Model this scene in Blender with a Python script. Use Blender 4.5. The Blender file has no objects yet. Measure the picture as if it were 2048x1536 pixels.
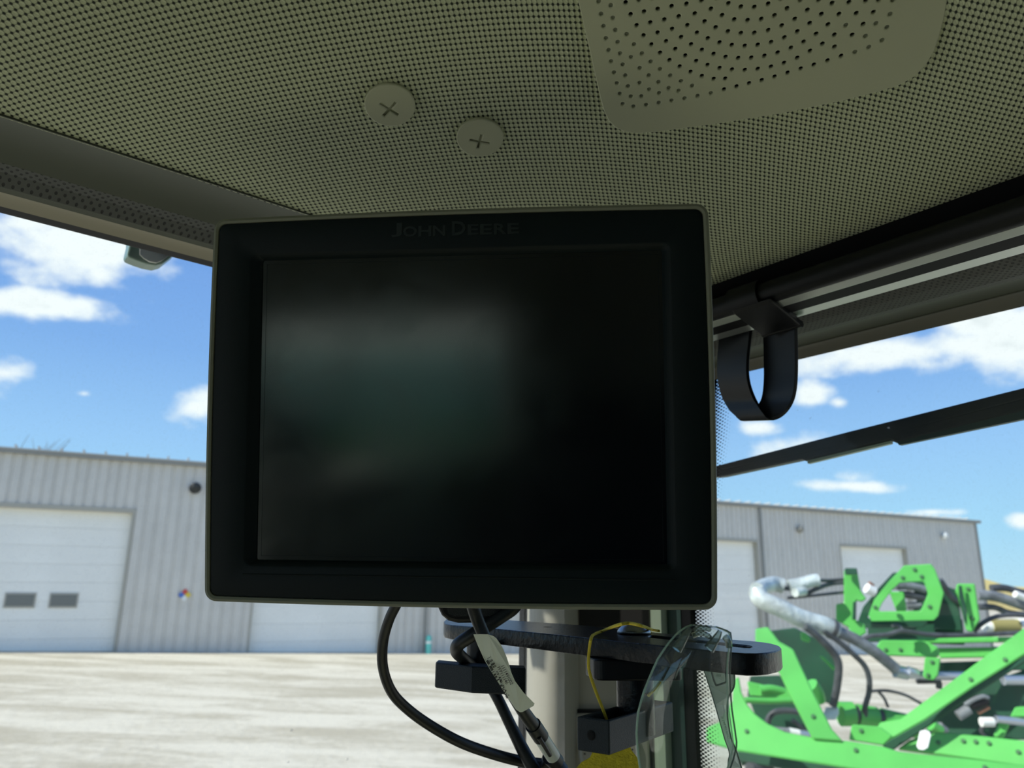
import bpy, bmesh, math, random
from mathutils import Vector, Matrix
random.seed(7)
sc = bpy.context.scene
# ------------------------------------------------------------------ camera
W, Hh, F_PX = 2048, 1536, 1500.0
EYE_H = 2.45
E0 = Vector((0, 0, EYE_H))
CM = Matrix(((0.999885518, -0.01513112, 0.0),
             (-0.00386112526, -0.255148545, -0.966894158),
             (0.0146301915, 0.966783466, -0.255177758)))
cam = bpy.data.cameras.new('camera'); cam_o = bpy.data.objects.new('camera', cam)
sc.collection.objects.link(cam_o)
cam.sensor_width = 36; cam.lens = 36 * F_PX / W; cam.clip_start = 0.02; cam.clip_end = 900
cam_o.matrix_world = Matrix.Translation(E0) @ CM.to_4x4()
sc.camera = cam_o
cam.dof.use_dof = True; cam.dof.focus_distance = 0.47; cam.dof.aperture_fstop = 11.5
# ------------------------------------------------------------------ view
sc.view_settings.view_transform = 'Standard'
try: sc.view_settings.look = 'None'
except Exception: pass
sc.view_settings.gamma = 1; sc.view_settings.use_curve_mapping = False
sc.view_settings.exposure = 0.12
sc.cycles.use_denoising = True
sc.cycles.max_bounces = 10; sc.cycles.diffuse_bounces = 6; sc.cycles.transparent_max_bounces = 16
sc.cycles.sample_clamp_indirect = 8

def ray(px, py):
    return CM @ Vector(((px - 1024) / F_PX, -(py - 768) / F_PX, -1.0))
def P(px, py, d): return E0 + ray(px, py) * d

def N(nt, t, **kw):
    n = nt.nodes.new(t)
    for k, v in kw.items():
        if k.startswith('i_'):
            key = k[2:]; key = int(key) if key.isdigit() else key.replace('_', ' ')
            n.inputs[key].default_value = v
        else: setattr(n, k, v)
    return n
def MA(nt, op, a, b=None, c=None, clamp=False):
    n = nt.nodes.new('ShaderNodeMath'); n.operation = op; n.use_clamp = clamp
    for i, x in enumerate((a, b, c)):
        if x is None: continue
        if isinstance(x, (int, float)): n.inputs[i].default_value = x
        else: nt.links.new(x, n.inputs[i])
    return n.outputs[0]
def SS(nt, x, lo, hi):      # smooth 0..1 between lo and hi
    n = nt.nodes.new('ShaderNodeMapRange'); n.interpolation_type = 'SMOOTHSTEP'
    n.inputs['From Min'].default_value = lo; n.inputs['From Max'].default_value = hi
    nt.links.new(x, n.inputs['Value']); return n.outputs[0]
def MIXC(nt, f, a, b):
    n = nt.nodes.new('ShaderNodeMix'); n.data_type = 'RGBA'
    for s, x in ((0, f), (6, a), (7, b)):
        if isinstance(x, (int, float)): n.inputs[s].default_value = x
        elif isinstance(x, tuple): n.inputs[s].default_value = tuple(x) + ((1,) if len(x) == 3 else ())
        else: nt.links.new(x, n.inputs[s])
    return n.outputs[2]

# ------------------------------------------------------------------ sky
world = bpy.data.worlds.new('sky'); sc.world = world; world.use_nodes = True
nt = world.node_tree; nt.nodes.clear()
tc = N(nt, 'ShaderNodeTexCoord'); dirv = tc.outputs['Generated']
sep = N(nt, 'ShaderNodeSeparateXYZ'); nt.links.new(dirv, sep.inputs[0])
ramp = N(nt, 'ShaderNodeValToRGB'); nt.links.new(sep.outputs[2], ramp.inputs[0])
cr = ramp.color_ramp
cr.elements[0].position = 0.0; cr.elements[0].color = (0.47, 0.74, 0.90, 1)
cr.elements[1].position = 1.0; cr.elements[1].color = (0.09, 0.22, 0.56, 1)
for p_, c_ in ((0.07, (0.38, 0.68, 0.92)), (0.16, (0.32, 0.58, 0.92)), (0.27, (0.215, 0.43, 0.83)), (0.42, (0.16, 0.335, 0.76))):
    e = cr.elements.new(p_); e.color = c_ + (1,)
def dotv(vec):
    n = N(nt, 'ShaderNodeVectorMath', operation='DOT_PRODUCT'); nt.links.new(dirv, n.inputs[0])
    n.inputs[1].default_value = vec; return n.outputs['Value']
nz = N(nt, 'ShaderNodeTexNoise', i_Scale=9.0, i_Detail=7.0, i_Roughness=0.58)
mp = N(nt, 'ShaderNodeMapping'); mp.inputs['Scale'].default_value = (1, 1, 1.7)
nt.links.new(dirv, mp.inputs[0]); nt.links.new(mp.outputs[0], nz.inputs[0])
nz2 = N(nt, 'ShaderNodeTexNoise', i_Scale=22.0, i_Detail=5.0, i_Roughness=0.6); nt.links.new(mp.outputs[0], nz2.inputs[0])
# the clouds seen through the two windows: (px, py, half width px, half height px, tilt)
CL = [(95, 480, 205, 100, 0.25), (200, 545, 95, 50, 0.2), (90, 612, 135, 40, 0.08), (5, 745, 62, 34, 0), (395, 810, 62, 42, 0.0),
      (1840, 700, 290, 52, -0.10), (2020, 690, 150, 75, 0), (1940, 640, 120, 60, 0), (1620, 785, 45, 28, 0.1), (1672, 805, 22, 14, 0),
      (1515, 855, 55, 18, 0), (1590, 890, 75, 26, -0.15), (1700, 972, 105, 17, 0.05), (1700, 955, 45, 20, 0), (165, 787, 25, 10, 0),
      (1250, 900, 90, 30, 0), (1860, 1024, 60, 9, 0), (2040, 1040, 30, 14, 0)]
field = None
for (px, py, wx, wy, tl) in CL:
    c = ray(px, py).normalized(); rr = (ray(px + 10, py + 10 * tl).normalized() - c).normalized(); uu = c.cross(rr)
    depth = 1 / ray(px, py).length
    a = MA(nt, 'DIVIDE', dotv(rr), wx / F_PX * depth); b = MA(nt, 'DIVIDE', dotv(uu), wy / F_PX * depth)
    l = MA(nt, 'SQRT', MA(nt, 'ADD', MA(nt, 'MULTIPLY', a, a), MA(nt, 'MULTIPLY', b, b)))
    m = MA(nt, 'MULTIPLY', MA(nt, 'SUBTRACT', 1.0, l), 1.0 if wx > 100 else 0.62)
    m = MA(nt, 'MINIMUM', m, MA(nt, 'SUBTRACT', MA(nt, 'MULTIPLY', dotv(c), 4.0), 3.0))
    field = m if field is None else MA(nt, 'MAXIMUM', field, m)
field = MA(nt, 'MAXIMUM', field, -0.75)
# everywhere else: fair-weather clouds of the same kind
nb = N(nt, 'ShaderNodeTexNoise', i_Scale=2.6, i_Detail=4.0, i_Roughness=0.5); nt.links.new(mp.outputs[0], nb.inputs[0])
gen = MA(nt, 'MULTIPLY', MA(nt, 'SUBTRACT', nb.outputs[0], 0.56), 5.0)
inview = SS(nt, dotv((CM @ Vector((0, 0, -1))).normalized()), 0.62, 0.74)
gen = MA(nt, 'SUBTRACT', gen, MA(nt, 'MULTIPLY', inview, 2.5))
field = MA(nt, 'MAXIMUM', field, gen)
tot = MA(nt, 'ADD', field, MA(nt, 'MULTIPLY', MA(nt, 'SUBTRACT', nz.outputs[0], 0.5), 2.4))
tot = MA(nt, 'ADD', tot, MA(nt, 'MULTIPLY', MA(nt, 'SUBTRACT', nz2.outputs[0], 0.5), 0.7))
mask = SS(nt, tot, -0.12, 0.60)
thick = SS(nt, MA(nt, 'ADD', tot, MA(nt, 'MULTIPLY', MA(nt, 'SUBTRACT', nz2.outputs[0], 0.5), 1.2)), 0.80, 1.6)
ccol = MIXC(nt, thick, (0.92, 0.98, 1.0), (0.70, 0.77, 0.80))
skyc = MIXC(nt, mask, ramp.outputs[0], ccol)
bg = N(nt, 'ShaderNodeBackground', i_Strength=1.0); nt.links.new(skyc, bg.inputs[0])
wo = N(nt, 'ShaderNodeOutputWorld'); nt.links.new(bg.outputs[0], wo.inputs[0])
# ------------------------------------------------------------------ sun
sun = bpy.data.lights.new('sun', 'SUN'); sun.energy = 5.8; sun.angle = 0.0093; sun.color = (1.0, 0.95, 0.86)
sun_o = bpy.data.objects.new('sun', sun); sc.collection.objects.link(sun_o)
saz, sel = math.radians(246.5), math.radians(41)
sd = Vector((math.sin(saz) * math.cos(sel), math.cos(saz) * math.cos(sel), math.sin(sel)))
sun_o.rotation_euler = sd.to_track_quat('Z', 'Y').to_euler(); sun_o.location = (0, 0, 20)

# ------------------------------------------------------------------ materials
def mat(name, col, rough=0.5, metal=0.0, spec=0.5, bump=None, vary=None, coat=0.0, aniso=0):
    m = bpy.data.materials.new(name); m.use_nodes = True; t = m.node_tree; b = t.nodes['Principled BSDF']
    b.inputs['Base Color'].default_value = (*col, 1); b.inputs['Roughness'].default_value = rough
    b.inputs['Metallic'].default_value = metal; b.inputs['Specular IOR Level'].default_value = spec
    if coat: b.inputs['Coat Weight'].default_value = coat; b.inputs['Coat Roughness'].default_value = 0.12
    if bump or vary:
        co = N(t, 'ShaderNodeTexCoord')
    if bump:
        s, d, st = bump
        n = N(t, 'ShaderNodeTexNoise', i_Scale=s, i_Detail=3.0); t.links.new(co.outputs['Object'], n.inputs[0])
        bp = N(t, 'ShaderNodeBump', i_Strength=st, i_Distance=d); t.links.new(n.outputs[0], bp.inputs['Height'])
        t.links.new(bp.outputs[0], b.inputs['Normal'])
    if vary:
        s, amt = vary
        n = N(t, 'ShaderNodeTexNoise', i_Scale=s, i_Detail=5.0); t.links.new(co.outputs['Object'], n.inputs[0])
        f = SS(t, n.outputs[0], 0.35, 0.65)
        c = MIXC(t, f, tuple(x * (1 - amt) for x in col), tuple(min(1, x * (1 + amt)) for x in col))
        t.links.new(c, b.inputs['Base Color'])
    return m
M = {}
M['bezel'] = mat('bezel_black', (0.0022, 0.0075, 0.009), 0.5, bump=(2600, 0.0002, 0.5), spec=0.22)
M['rim'] = mat('rim_grey_green', (0.19, 0.20, 0.15), 0.55)
M['shell'] = mat('monitor_shell', (0.012, 0.014, 0.014), 0.5)
M['trimdark'] = mat('trim_dark', (0.085, 0.095, 0.07), 0.6, bump=(1500, 0.0002, 0.3))
M['trimgrey'] = mat('trim_grey', (0.15, 0.145, 0.12), 0.5, bump=(1500, 0.0002, 0.3))
M['ledge'] = mat('trim_ledge', (0.42, 0.39, 0.31), 0.4)
M['pillar'] = mat('pillar_plastic', (0.29, 0.28, 0.24), 0.55, bump=(1400, 0.0003, 0.35))
M['black'] = mat('black_rubber', (0.004, 0.0045, 0.006), 0.6, spec=0.25)
M['blackpl'] = mat('black_plastic', (0.005, 0.006, 0.008), 0.4, spec=0.32, bump=(1300, 0.0003, 0.4))
M['knobpl'] = mat('knob_plastic', (0.010, 0.016, 0.020), 0.5, spec=0.35, bump=(1500, 0.0006, 0.7))
M['steel'] = mat('painted_steel', (0.005, 0.006, 0.008), 0.30, bump=(260, 0.0007, 0.8), spec=0.28)
M['cable'] = mat('cable_rubber', (0.009, 0.012, 0.013), 0.45, vary=(80, 0.3))
M['alu'] = mat('anodised_aluminium', (0.62, 0.66, 0.62), 0.34, metal=1.0, bump=(900, 0.0001, 0.2))
M['chrome'] = mat('zinc_steel', (0.28, 0.30, 0.31), 0.3, metal=1.0, bump=(500, 0.0003, 0.3))
M['ring'] = mat('speaker_ring', (0.34, 0.35, 0.34), 0.35)
M['hole'] = mat('hole_darkness', (0.003, 0.003, 0.003), 0.9)  # near-black that paints the darkness inside holes, gaps and recesses
M['grille'] = mat('grille_plastic', (0.45, 0.465, 0.32), 0.5, bump=(1500, 0.0002, 0.3))
M['blind'] = mat('blind_hole', (0.25, 0.27, 0.21), 0.7)
M['label'] = mat('label_paper', (0.74, 0.80, 0.72), 0.4, bump=(90, 0.001, 0.3))
M['ink'] = mat('label_ink', (0.012, 0.015, 0.02), 0.6)
M['sleeve'] = mat('clear_sleeve', (0.55, 0.60, 0.56), 0.2)
M['yellow'] = mat('yellow_felt', (0.62, 0.52, 0.03), 0.9, bump=(700, 0.0015, 0.8), vary=(220, 0.12))
M['string'] = mat('yellow_string', (0.85, 0.66, 0.06), 0.9, bump=(1500, 0.0008, 0.8))
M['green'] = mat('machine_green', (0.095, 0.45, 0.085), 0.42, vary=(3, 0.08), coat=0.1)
M['greenshade'] = mat('machine_green_shaded', (0.006, 0.055, 0.026), 0.5, vary=(3, 0.2))  # machine green darkened for the shade behind and under the frame
M['hose'] = mat('hose_black', (0.055, 0.06, 0.068), 0.5, vary=(14, 0.3))
M['hosegrey'] = mat('hose_sleeve_grey', (0.17, 0.185, 0.20), 0.55, vary=(14, 0.3))
M['wrap'] = mat('silver_wrap', (0.50, 0.56, 0.55), 0.38, metal=0.15, bump=(14, 0.03, 0.5), vary=(7, 0.25))
M['pipe'] = mat('galvanised_pipe', (0.50, 0.54, 0.60), 0.3, metal=0.7)
M['white'] = mat('white_plastic', (0.80, 0.82, 0.80), 0.5)
M['bolt'] = mat('bolt_dark', (0.05, 0.16, 0.06), 0.5)
M['brass'] = mat('copper_fitting', (0.42, 0.20, 0.12), 0.4, metal=0.6)
M['wood'] = mat('olive_tube', (0.30, 0.27, 0.10), 0.6)
M['door'] = mat('door_white', (0.92, 0.905, 0.84), 0.5, vary=(0.6, 0.03))
M['doortrim'] = mat('door_trim', (0.42, 0.40, 0.34), 0.6)
M['gutter'] = mat('gutter_taupe', (0.27, 0.265, 0.24), 0.5)
M['roof'] = mat('roof_metal', (0.50, 0.50, 0.48), 0.4)
M['winglass'] = mat('far_window', (0.17, 0.18, 0.17), 0.2)
M['teal'] = mat('teal_post', (0.10, 0.50, 0.45), 0.6)
M['bark'] = mat('bark', (0.12, 0.10, 0.08), 0.9)
M['scrub'] = mat('dry_scrub', (0.30, 0.26, 0.12), 0.9, vary=(0.2, 0.35))
M['seat'] = mat('seat_fabric', (0.02, 0.02, 0.022), 0.9)
M['mirror'] = mat('mirror_face', (0.60, 0.60, 0.58), 0.35, metal=0.3, vary=(18, 0.35))
M['mirrorrim'] = mat('mirror_rim', (0.16, 0.24, 0.20), 0.3)
M['strip'] = mat('seal_green', (0.36, 0.44, 0.33), 0.5)
M['stripdk'] = mat('seal_dark_green', (0.018, 0.05, 0.042), 0.5)
M['wiper'] = mat('wiper_black', (0.012, 0.018, 0.017), 0.45, bump=(60, 0.002, 0.6))
M['floor'] = mat('floor_mat', (0.70, 0.70, 0.52), 0.9)  # unseen floor, made pale to bounce sunlight up to the ceiling
M['nblue'] = mat('hazard_blue', (0.05, 0.16, 0.55), 0.5); M['nred'] = mat('hazard_red', (0.60, 0.06, 0.04), 0.5)
M['nyel'] = mat('hazard_yellow', (0.80, 0.60, 0.06), 0.5)
M['tank'] = mat('tank_polyethylene', (0.50, 0.80, 0.56), 0.5)
M['text'] = mat('bezel_letter', (0.006, 0.013, 0.014), 0.4)

def mk(name):
    m = bpy.data.materials.new(name); m.use_nodes = True; return m, m.node_tree, m.node_tree.nodes['Principled BSDF']
# corrugated wall sheet: weathered light grey, rust stain at the foot of one bay
m, t, b = mk('wall_sheet'); M['sheet'] = m
co = N(t, 'ShaderNodeTexCoord'); n = N(t, 'ShaderNodeTexNoise', i_Scale=1.1, i_Detail=6.0); t.links.new(co.outputs['Object'], n.inputs[0])
t.links.new(MIXC(t, SS(t, n.outputs[0], 0.3, 0.7), (0.59, 0.565, 0.515), (0.66, 0.63, 0.575)), b.inputs['Base Color']); b.inputs['Roughness'].default_value = 0.45
# gravel yard
m, t, b = mk('yard_gravel'); M['yard'] = m
co = N(t, 'ShaderNodeTexCoord'); mpn = N(t, 'ShaderNodeMapping'); t.links.new(co.outputs['Object'], mpn.inputs[0])
mpn.inputs['Rotation'].default_value = (0, 0, math.radians(22)); mpn.inputs['Scale'].default_value = (0.16, 0.5, 1)
n1 = N(t, 'ShaderNodeTexNoise', i_Scale=1.5, i_Detail=6.0, i_Roughness=0.62, i_Distortion=0.5); t.links.new(mpn.outputs[0], n1.inputs[0])
n2 = N(t, 'ShaderNodeTexNoise', i_Scale=6.0, i_Detail=8.0, i_Roughness=0.7); t.links.new(co.outputs['Object'], n2.inputs[0])
f = SS(t, MA(t, 'ADD', n1.outputs[0], MA(t, 'MULTIPLY', MA(t, 'SUBTRACT', n2.outputs[0], 0.5), 0.35)), 0.36, 0.62)
t.links.new(MIXC(t, f, (0.42, 0.38, 0.285), (0.62, 0.58, 0.47)), b.inputs['Base Color']); b.inputs['Roughness'].default_value = 0.95
bp = N(t, 'ShaderNodeBump', i_Strength=0.6, i_Distance=0.05); t.links.new(n2.outputs[0], bp.inputs['Height']); t.links.new(bp.outputs[0], b.inputs['Normal'])
# headliner weave (uv = one unit per stitch)
m, t, b = mk('headliner_weave'); M['weave'] = m
uv = N(t, 'ShaderNodeUVMap'); uv.uv_map = 'weave'
sp = N(t, 'ShaderNodeSeparateXYZ'); t.links.new(uv.outputs[0], sp.inputs[0])
fa = MA(t, 'ABSOLUTE', MA(t, 'SUBTRACT', MA(t, 'FRACT', sp.outputs[0]), 0.5)); fb = MA(t, 'ABSOLUTE', MA(t, 'SUBTRACT', MA(t, 'FRACT', sp.outputs[1]), 0.5))
sa = MA(t, 'SUBTRACT', MA(t, 'FRACT', sp.outputs[0]), 0.5); sb = MA(t, 'SUBTRACT', MA(t, 'FRACT', sp.outputs[1]), 0.5)
ga = MA(t, 'SUBTRACT', 0.5, fa); gb = MA(t, 'SUBTRACT', 0.5, fb)
dc = MA(t, 'SQRT', MA(t, 'ADD', MA(t, 'MULTIPLY', ga, ga), MA(t, 'MULTIPLY', gb, gb)))
hole = SS(t, dc, 0.15, 0.38)
line = SS(t, MA(t, 'MINIMUM', ga, gb), 0.0, 0.17)
groove = SS(t, MA(t, 'ABSOLUTE', MA(t, 'ADD', sa, MA(t, 'MULTIPLY', sb, -0.9))), 0.0, 0.10)
shade = MA(t, 'MULTIPLY', MA(t, 'MULTIPLY', hole, MA(t, 'ADD', 0.50, MA(t, 'MULTIPLY', line, 0.50))), MA(t, 'ADD', 0.88, MA(t, 'MULTIPLY', groove, 0.12)))
fz = N(t, 'ShaderNodeTexNoise', i_Scale=1.7, i_Detail=2.0); t.links.new(uv.outputs[0], fz.inputs[0])
shade = MA(t, 'MULTIPLY', shade, MA(t, 'ADD', 0.88, MA(t, 'MULTIPLY', fz.outputs[0], 0.24)))
t.links.new(MIXC(t, shade, (0.012, 0.018, 0.010), (0.57, 0.605, 0.40)), b.inputs['Base Color'])
b.inputs['Roughness'].default_value = 0.85
rad = MA(t, 'SQRT', MA(t, 'ADD', MA(t, 'MULTIPLY', fa, fa), MA(t, 'MULTIPLY', fb, fb)))
hgt = MA(t, 'ADD', MA(t, 'SUBTRACT', 1.0, MA(t, 'MULTIPLY', rad, 1.2)), MA(t, 'MULTIPLY', groove, 0.18))
bp = N(t, 'ShaderNodeBump', i_Strength=0.8, i_Distance=0.0012); t.links.new(hgt, bp.inputs['Height']); t.links.new(bp.outputs[0], b.inputs['Normal'])
# perforated trim strips (uv in metres along / across)
def perf(name, col, pitch, r, dark=0.12):
    m, t, b = mk(name); uv = N(t, 'ShaderNodeUVMap'); uv.uv_map = 'weave'
    sp = N(t, 'ShaderNodeSeparateXYZ'); t.links.new(uv.outputs[0], sp.inputs[0])
    x = MA(t, 'DIVIDE', sp.outputs[0], pitch); y = MA(t, 'DIVIDE', sp.outputs[1], pitch)
    def lat(ox):
        u_ = MA(t, 'SUBTRACT', MA(t, 'FRACT', MA(t, 'ADD', x, ox)), 0.5); v_ = MA(t, 'SUBTRACT', MA(t, 'FRACT', MA(t, 'ADD', y, ox)), 0.5)
        return MA(t, 'SQRT', MA(t, 'ADD', MA(t, 'MULTIPLY', u_, u_), MA(t, 'MULTIPLY', v_, v_)))
    d = SS(t, MA(t, 'MINIMUM', lat(0.0), lat(0.5)), r * 0.75, r * 1.1)
    t.links.new(MIXC(t, d, tuple(c * dark for c in col), col), b.inputs['Base Color']); b.inputs['Roughness'].default_value = 0.6
    bp = N(t, 'ShaderNodeBump', i_Strength=1.0, i_Distance=0.0008); t.links.new(d, bp.inputs['Height']); t.links.new(bp.outputs[0], b.inputs['Normal'])
    return m
M['perf'] = perf('perforated_trim', (0.075, 0.08, 0.072), 0.0056, 0.17)
M['perf2'] = perf('perforated_trim_pale', (0.075, 0.075, 0.065), 0.0050, 0.2, 0.4)
# window glass: clear, faintly green, dusty, with a dot-matrix frit on the right pane
def glass(name, frit=None, dust=0.035):
    m = bpy.data.materials.new(name); m.use_nodes = True; t = m.node_tree; t.nodes.clear()
    out = N(t, 'ShaderNodeOutputMaterial'); tr = N(t, 'ShaderNodeBsdfTransparent'); tr.inputs[0].default_value = (0.95, 0.985, 0.97, 1)
    gl = N(t, 'ShaderNodeBsdfGlossy'); gl.inputs['Roughness'].default_value = 0.01
    fr = N(t, 'ShaderNodeFresnel', i_IOR=1.45); mx = N(t, 'ShaderNodeMixShader')
    t.links.new(MA(t, 'MULTIPLY', fr.outputs[0], 0.7), mx.inputs[0]); t.links.new(tr.outputs[0], mx.inputs[1]); t.links.new(gl.outputs[0], mx.inputs[2])
    co = N(t, 'ShaderNodeTexCoord')
    v1 = N(t, 'ShaderNodeTexVoronoi', i_Scale=34.0); n1 = N(t, 'ShaderNodeTexNoise', i_Scale=300.0, i_Detail=3.0, i_Distortion=1.0)
    n2 = N(t, 'ShaderNodeTexNoise', i_Scale=9.0, i_Detail=2.0)
    for n_ in (v1, n1, n2): t.links.new(co.outputs['Object'], n_.inputs['Vector'])
    speck = MA(t, 'SUBTRACT', 1.0, SS(t, MA(t, 'ADD', v1.outputs['Distance'], MA(t, 'MULTIPLY', n1.outputs[0], 0.16)), 0.10, 0.15))
    speck = MA(t, 'MULTIPLY', speck, SS(t, n2.outputs[0], 0.5, 0.62))
    film = MA(t, 'ADD', MA(t, 'MULTIPLY', SS(t, n1.outputs[0], 0.45, 0.8), dust), dust * 0.6)
    df = N(t, 'ShaderNodeBsdfTranslucent'); df.inputs[0].default_value = (0.55, 0.56, 0.52, 1)
    df2 = N(t, 'ShaderNodeBsdfDiffuse'); df2.inputs[0].default_value = (0.5, 0.5, 0.47, 1)
    dd = N(t, 'ShaderNodeMixShader', i_0=0.5); t.links.new(df.outputs[0], dd.inputs[1]); t.links.new(df2.outputs[0], dd.inputs[2])
    m2 = N(t, 'ShaderNodeMixShader'); t.links.new(MA(t, 'MAXIMUM', MA(t, 'MULTIPLY', speck, 0.45), film), m2.inputs[0])
    t.links.new(mx.outputs[0], m2.inputs[1]); t.links.new(dd.outputs[0], m2.inputs[2]); last = m2
    if frit:
        uv = N(t, 'ShaderNodeUVMap'); uv.uv_map = 'weave'; sp = N(t, 'ShaderNodeSeparateXYZ'); t.links.new(uv.outputs[0], sp.inputs[0])
        # uv.x = distance from the edge of the solid band (m), uv.y = height (m)
        px_, py_ = 0.0070, 0.0040
        x = MA(t, 'DIVIDE', sp.outputs[0], px_); y = MA(t, 'DIVIDE', sp.outputs[1], py_)
        def lat(o):
            u_ = MA(t, 'SUBTRACT', MA(t, 'FRACT', MA(t, 'ADD', x, o)), 0.5); v_ = MA(t, 'SUBTRACT', MA(t, 'FRACT', MA(t, 'ADD', y, o)), 0.5)
            return MA(t, 'SQRT', MA(t, 'ADD', MA(t, 'MULTIPLY', u_, u_), MA(t, 'MULTIPLY', v_, v_)))
        d = MA(t, 'MINIMUM', lat(0.0), lat(0.5))
        # printed dots shrink with distance from the band
        r = MA(t, 'SUBTRACT', 0.36, MA(t, 'MULTIPLY', sp.outputs[0], 0.36 / 0.030))
        ink = MA(t, 'LESS_THAN', d, r)
        ink = MA(t, 'MAXIMUM', ink, MA(t, 'LESS_THAN', sp.outputs[0], 0.0))
        bk = N(t, 'ShaderNodeBsdfDiffuse'); bk.inputs[0].default_value = (0.006, 0.007, 0.007, 1)
        m3 = N(t, 'ShaderNodeMixShader'); t.links.new(ink, m3.inputs[0]); t.links.new(last.outputs[0], m3.inputs[1]); t.links.new(bk.outputs[0], m3.inputs[2]); last = m3
    t.links.new(last.outputs[0], out.inputs[0]); return m
M['glass'] = glass('window_glass'); M['glassfrit'] = glass('window_glass_frit', True)
# touch screen: satin black glass with smudges
m, t, b = mk('screen_glass'); M['screen'] = m
co = N(t, 'ShaderNodeTexCoord'); n = N(t, 'ShaderNodeTexNoise', i_Scale=26.0, i_Detail=5.0, i_Distortion=0.6); t.links.new(co.outputs['Object'], n.inputs[0])
b.inputs['Base Color'].default_value = (0.002, 0.003, 0.0045, 1); b.inputs['Specular IOR Level'].default_value = 1.0; b.inputs['Specular Tint'].default_value = (0.9, 1.0, 0.96, 1)
t.links.new(MA(t, 'ADD', 0.13, MA(t, 'MULTIPLY', SS(t, n.outputs[0], 0.4, 0.75), 0.05)), b.inputs['Roughness'])
# clear polycarbonate of the spectacles
def clear(name, tint, refl, rough=0.03, haze=0.0):
    m = bpy.data.materials.new(name); m.use_nodes = True; t = m.node_tree; t.nodes.clear()
    out = N(t, 'ShaderNodeOutputMaterial'); tr = N(t, 'ShaderNodeBsdfTransparent'); tr.inputs[0].default_value = (*tint, 1)
    gl = N(t, 'ShaderNodeBsdfGlossy'); gl.inputs['Roughness'].default_value = rough
    fr = N(t, 'ShaderNodeFresnel', i_IOR=1.58); mx = N(t, 'ShaderNodeMixShader')
    t.links.new(MA(t, 'MULTIPLY', fr.outputs[0], refl), mx.inputs[0]); t.links.new(tr.outputs[0], mx.inputs[1]); t.links.new(gl.outputs[0], mx.inputs[2])
    df = N(t, 'ShaderNodeBsdfDiffuse'); df.inputs[0].default_value = (0.62, 0.80, 0.68, 1)
    co = N(t, 'ShaderNodeTexCoord'); n = N(t, 'ShaderNodeTexNoise', i_Scale=420.0, i_Detail=2.0); t.links.new(co.outputs['Object'], n.inputs[0])
    m2 = N(t, 'ShaderNodeMixShader'); t.links.new(MA(t, 'ADD', haze, MA(t, 'MULTIPLY', SS(t, n.outputs[0], 0.62, 0.75), 0.0)), m2.inputs[0])
    t.links.new(mx.outputs[0], m2.inputs[1]); t.links.new(df.outputs[0], m2.inputs[2]); t.links.new(m2.outputs[0], out.inputs[0]); return m
M['lens'] = clear('lens_clear', (0.95, 0.985, 0.965), 1.0, 0.02, 0.015)
M['lensglow'] = clear('lens_edge', (0.75, 0.92, 0.82), 1.0, 0.15, 0.55)  # bright edge glow put into a pale haze colour
M['temple'] = clear('temple_clear', (0.84, 0.90, 0.87), 0.8, 0.1, 0.34)
M['templeedge'] = clear('temple_edge', (0.25, 0.30, 0.30), 0.9, 0.15, 0.15)
M['rib'] = clear('clear_rib', (0.62, 0.68, 0.68), 1.6, 0.06, 0.12)

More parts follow.
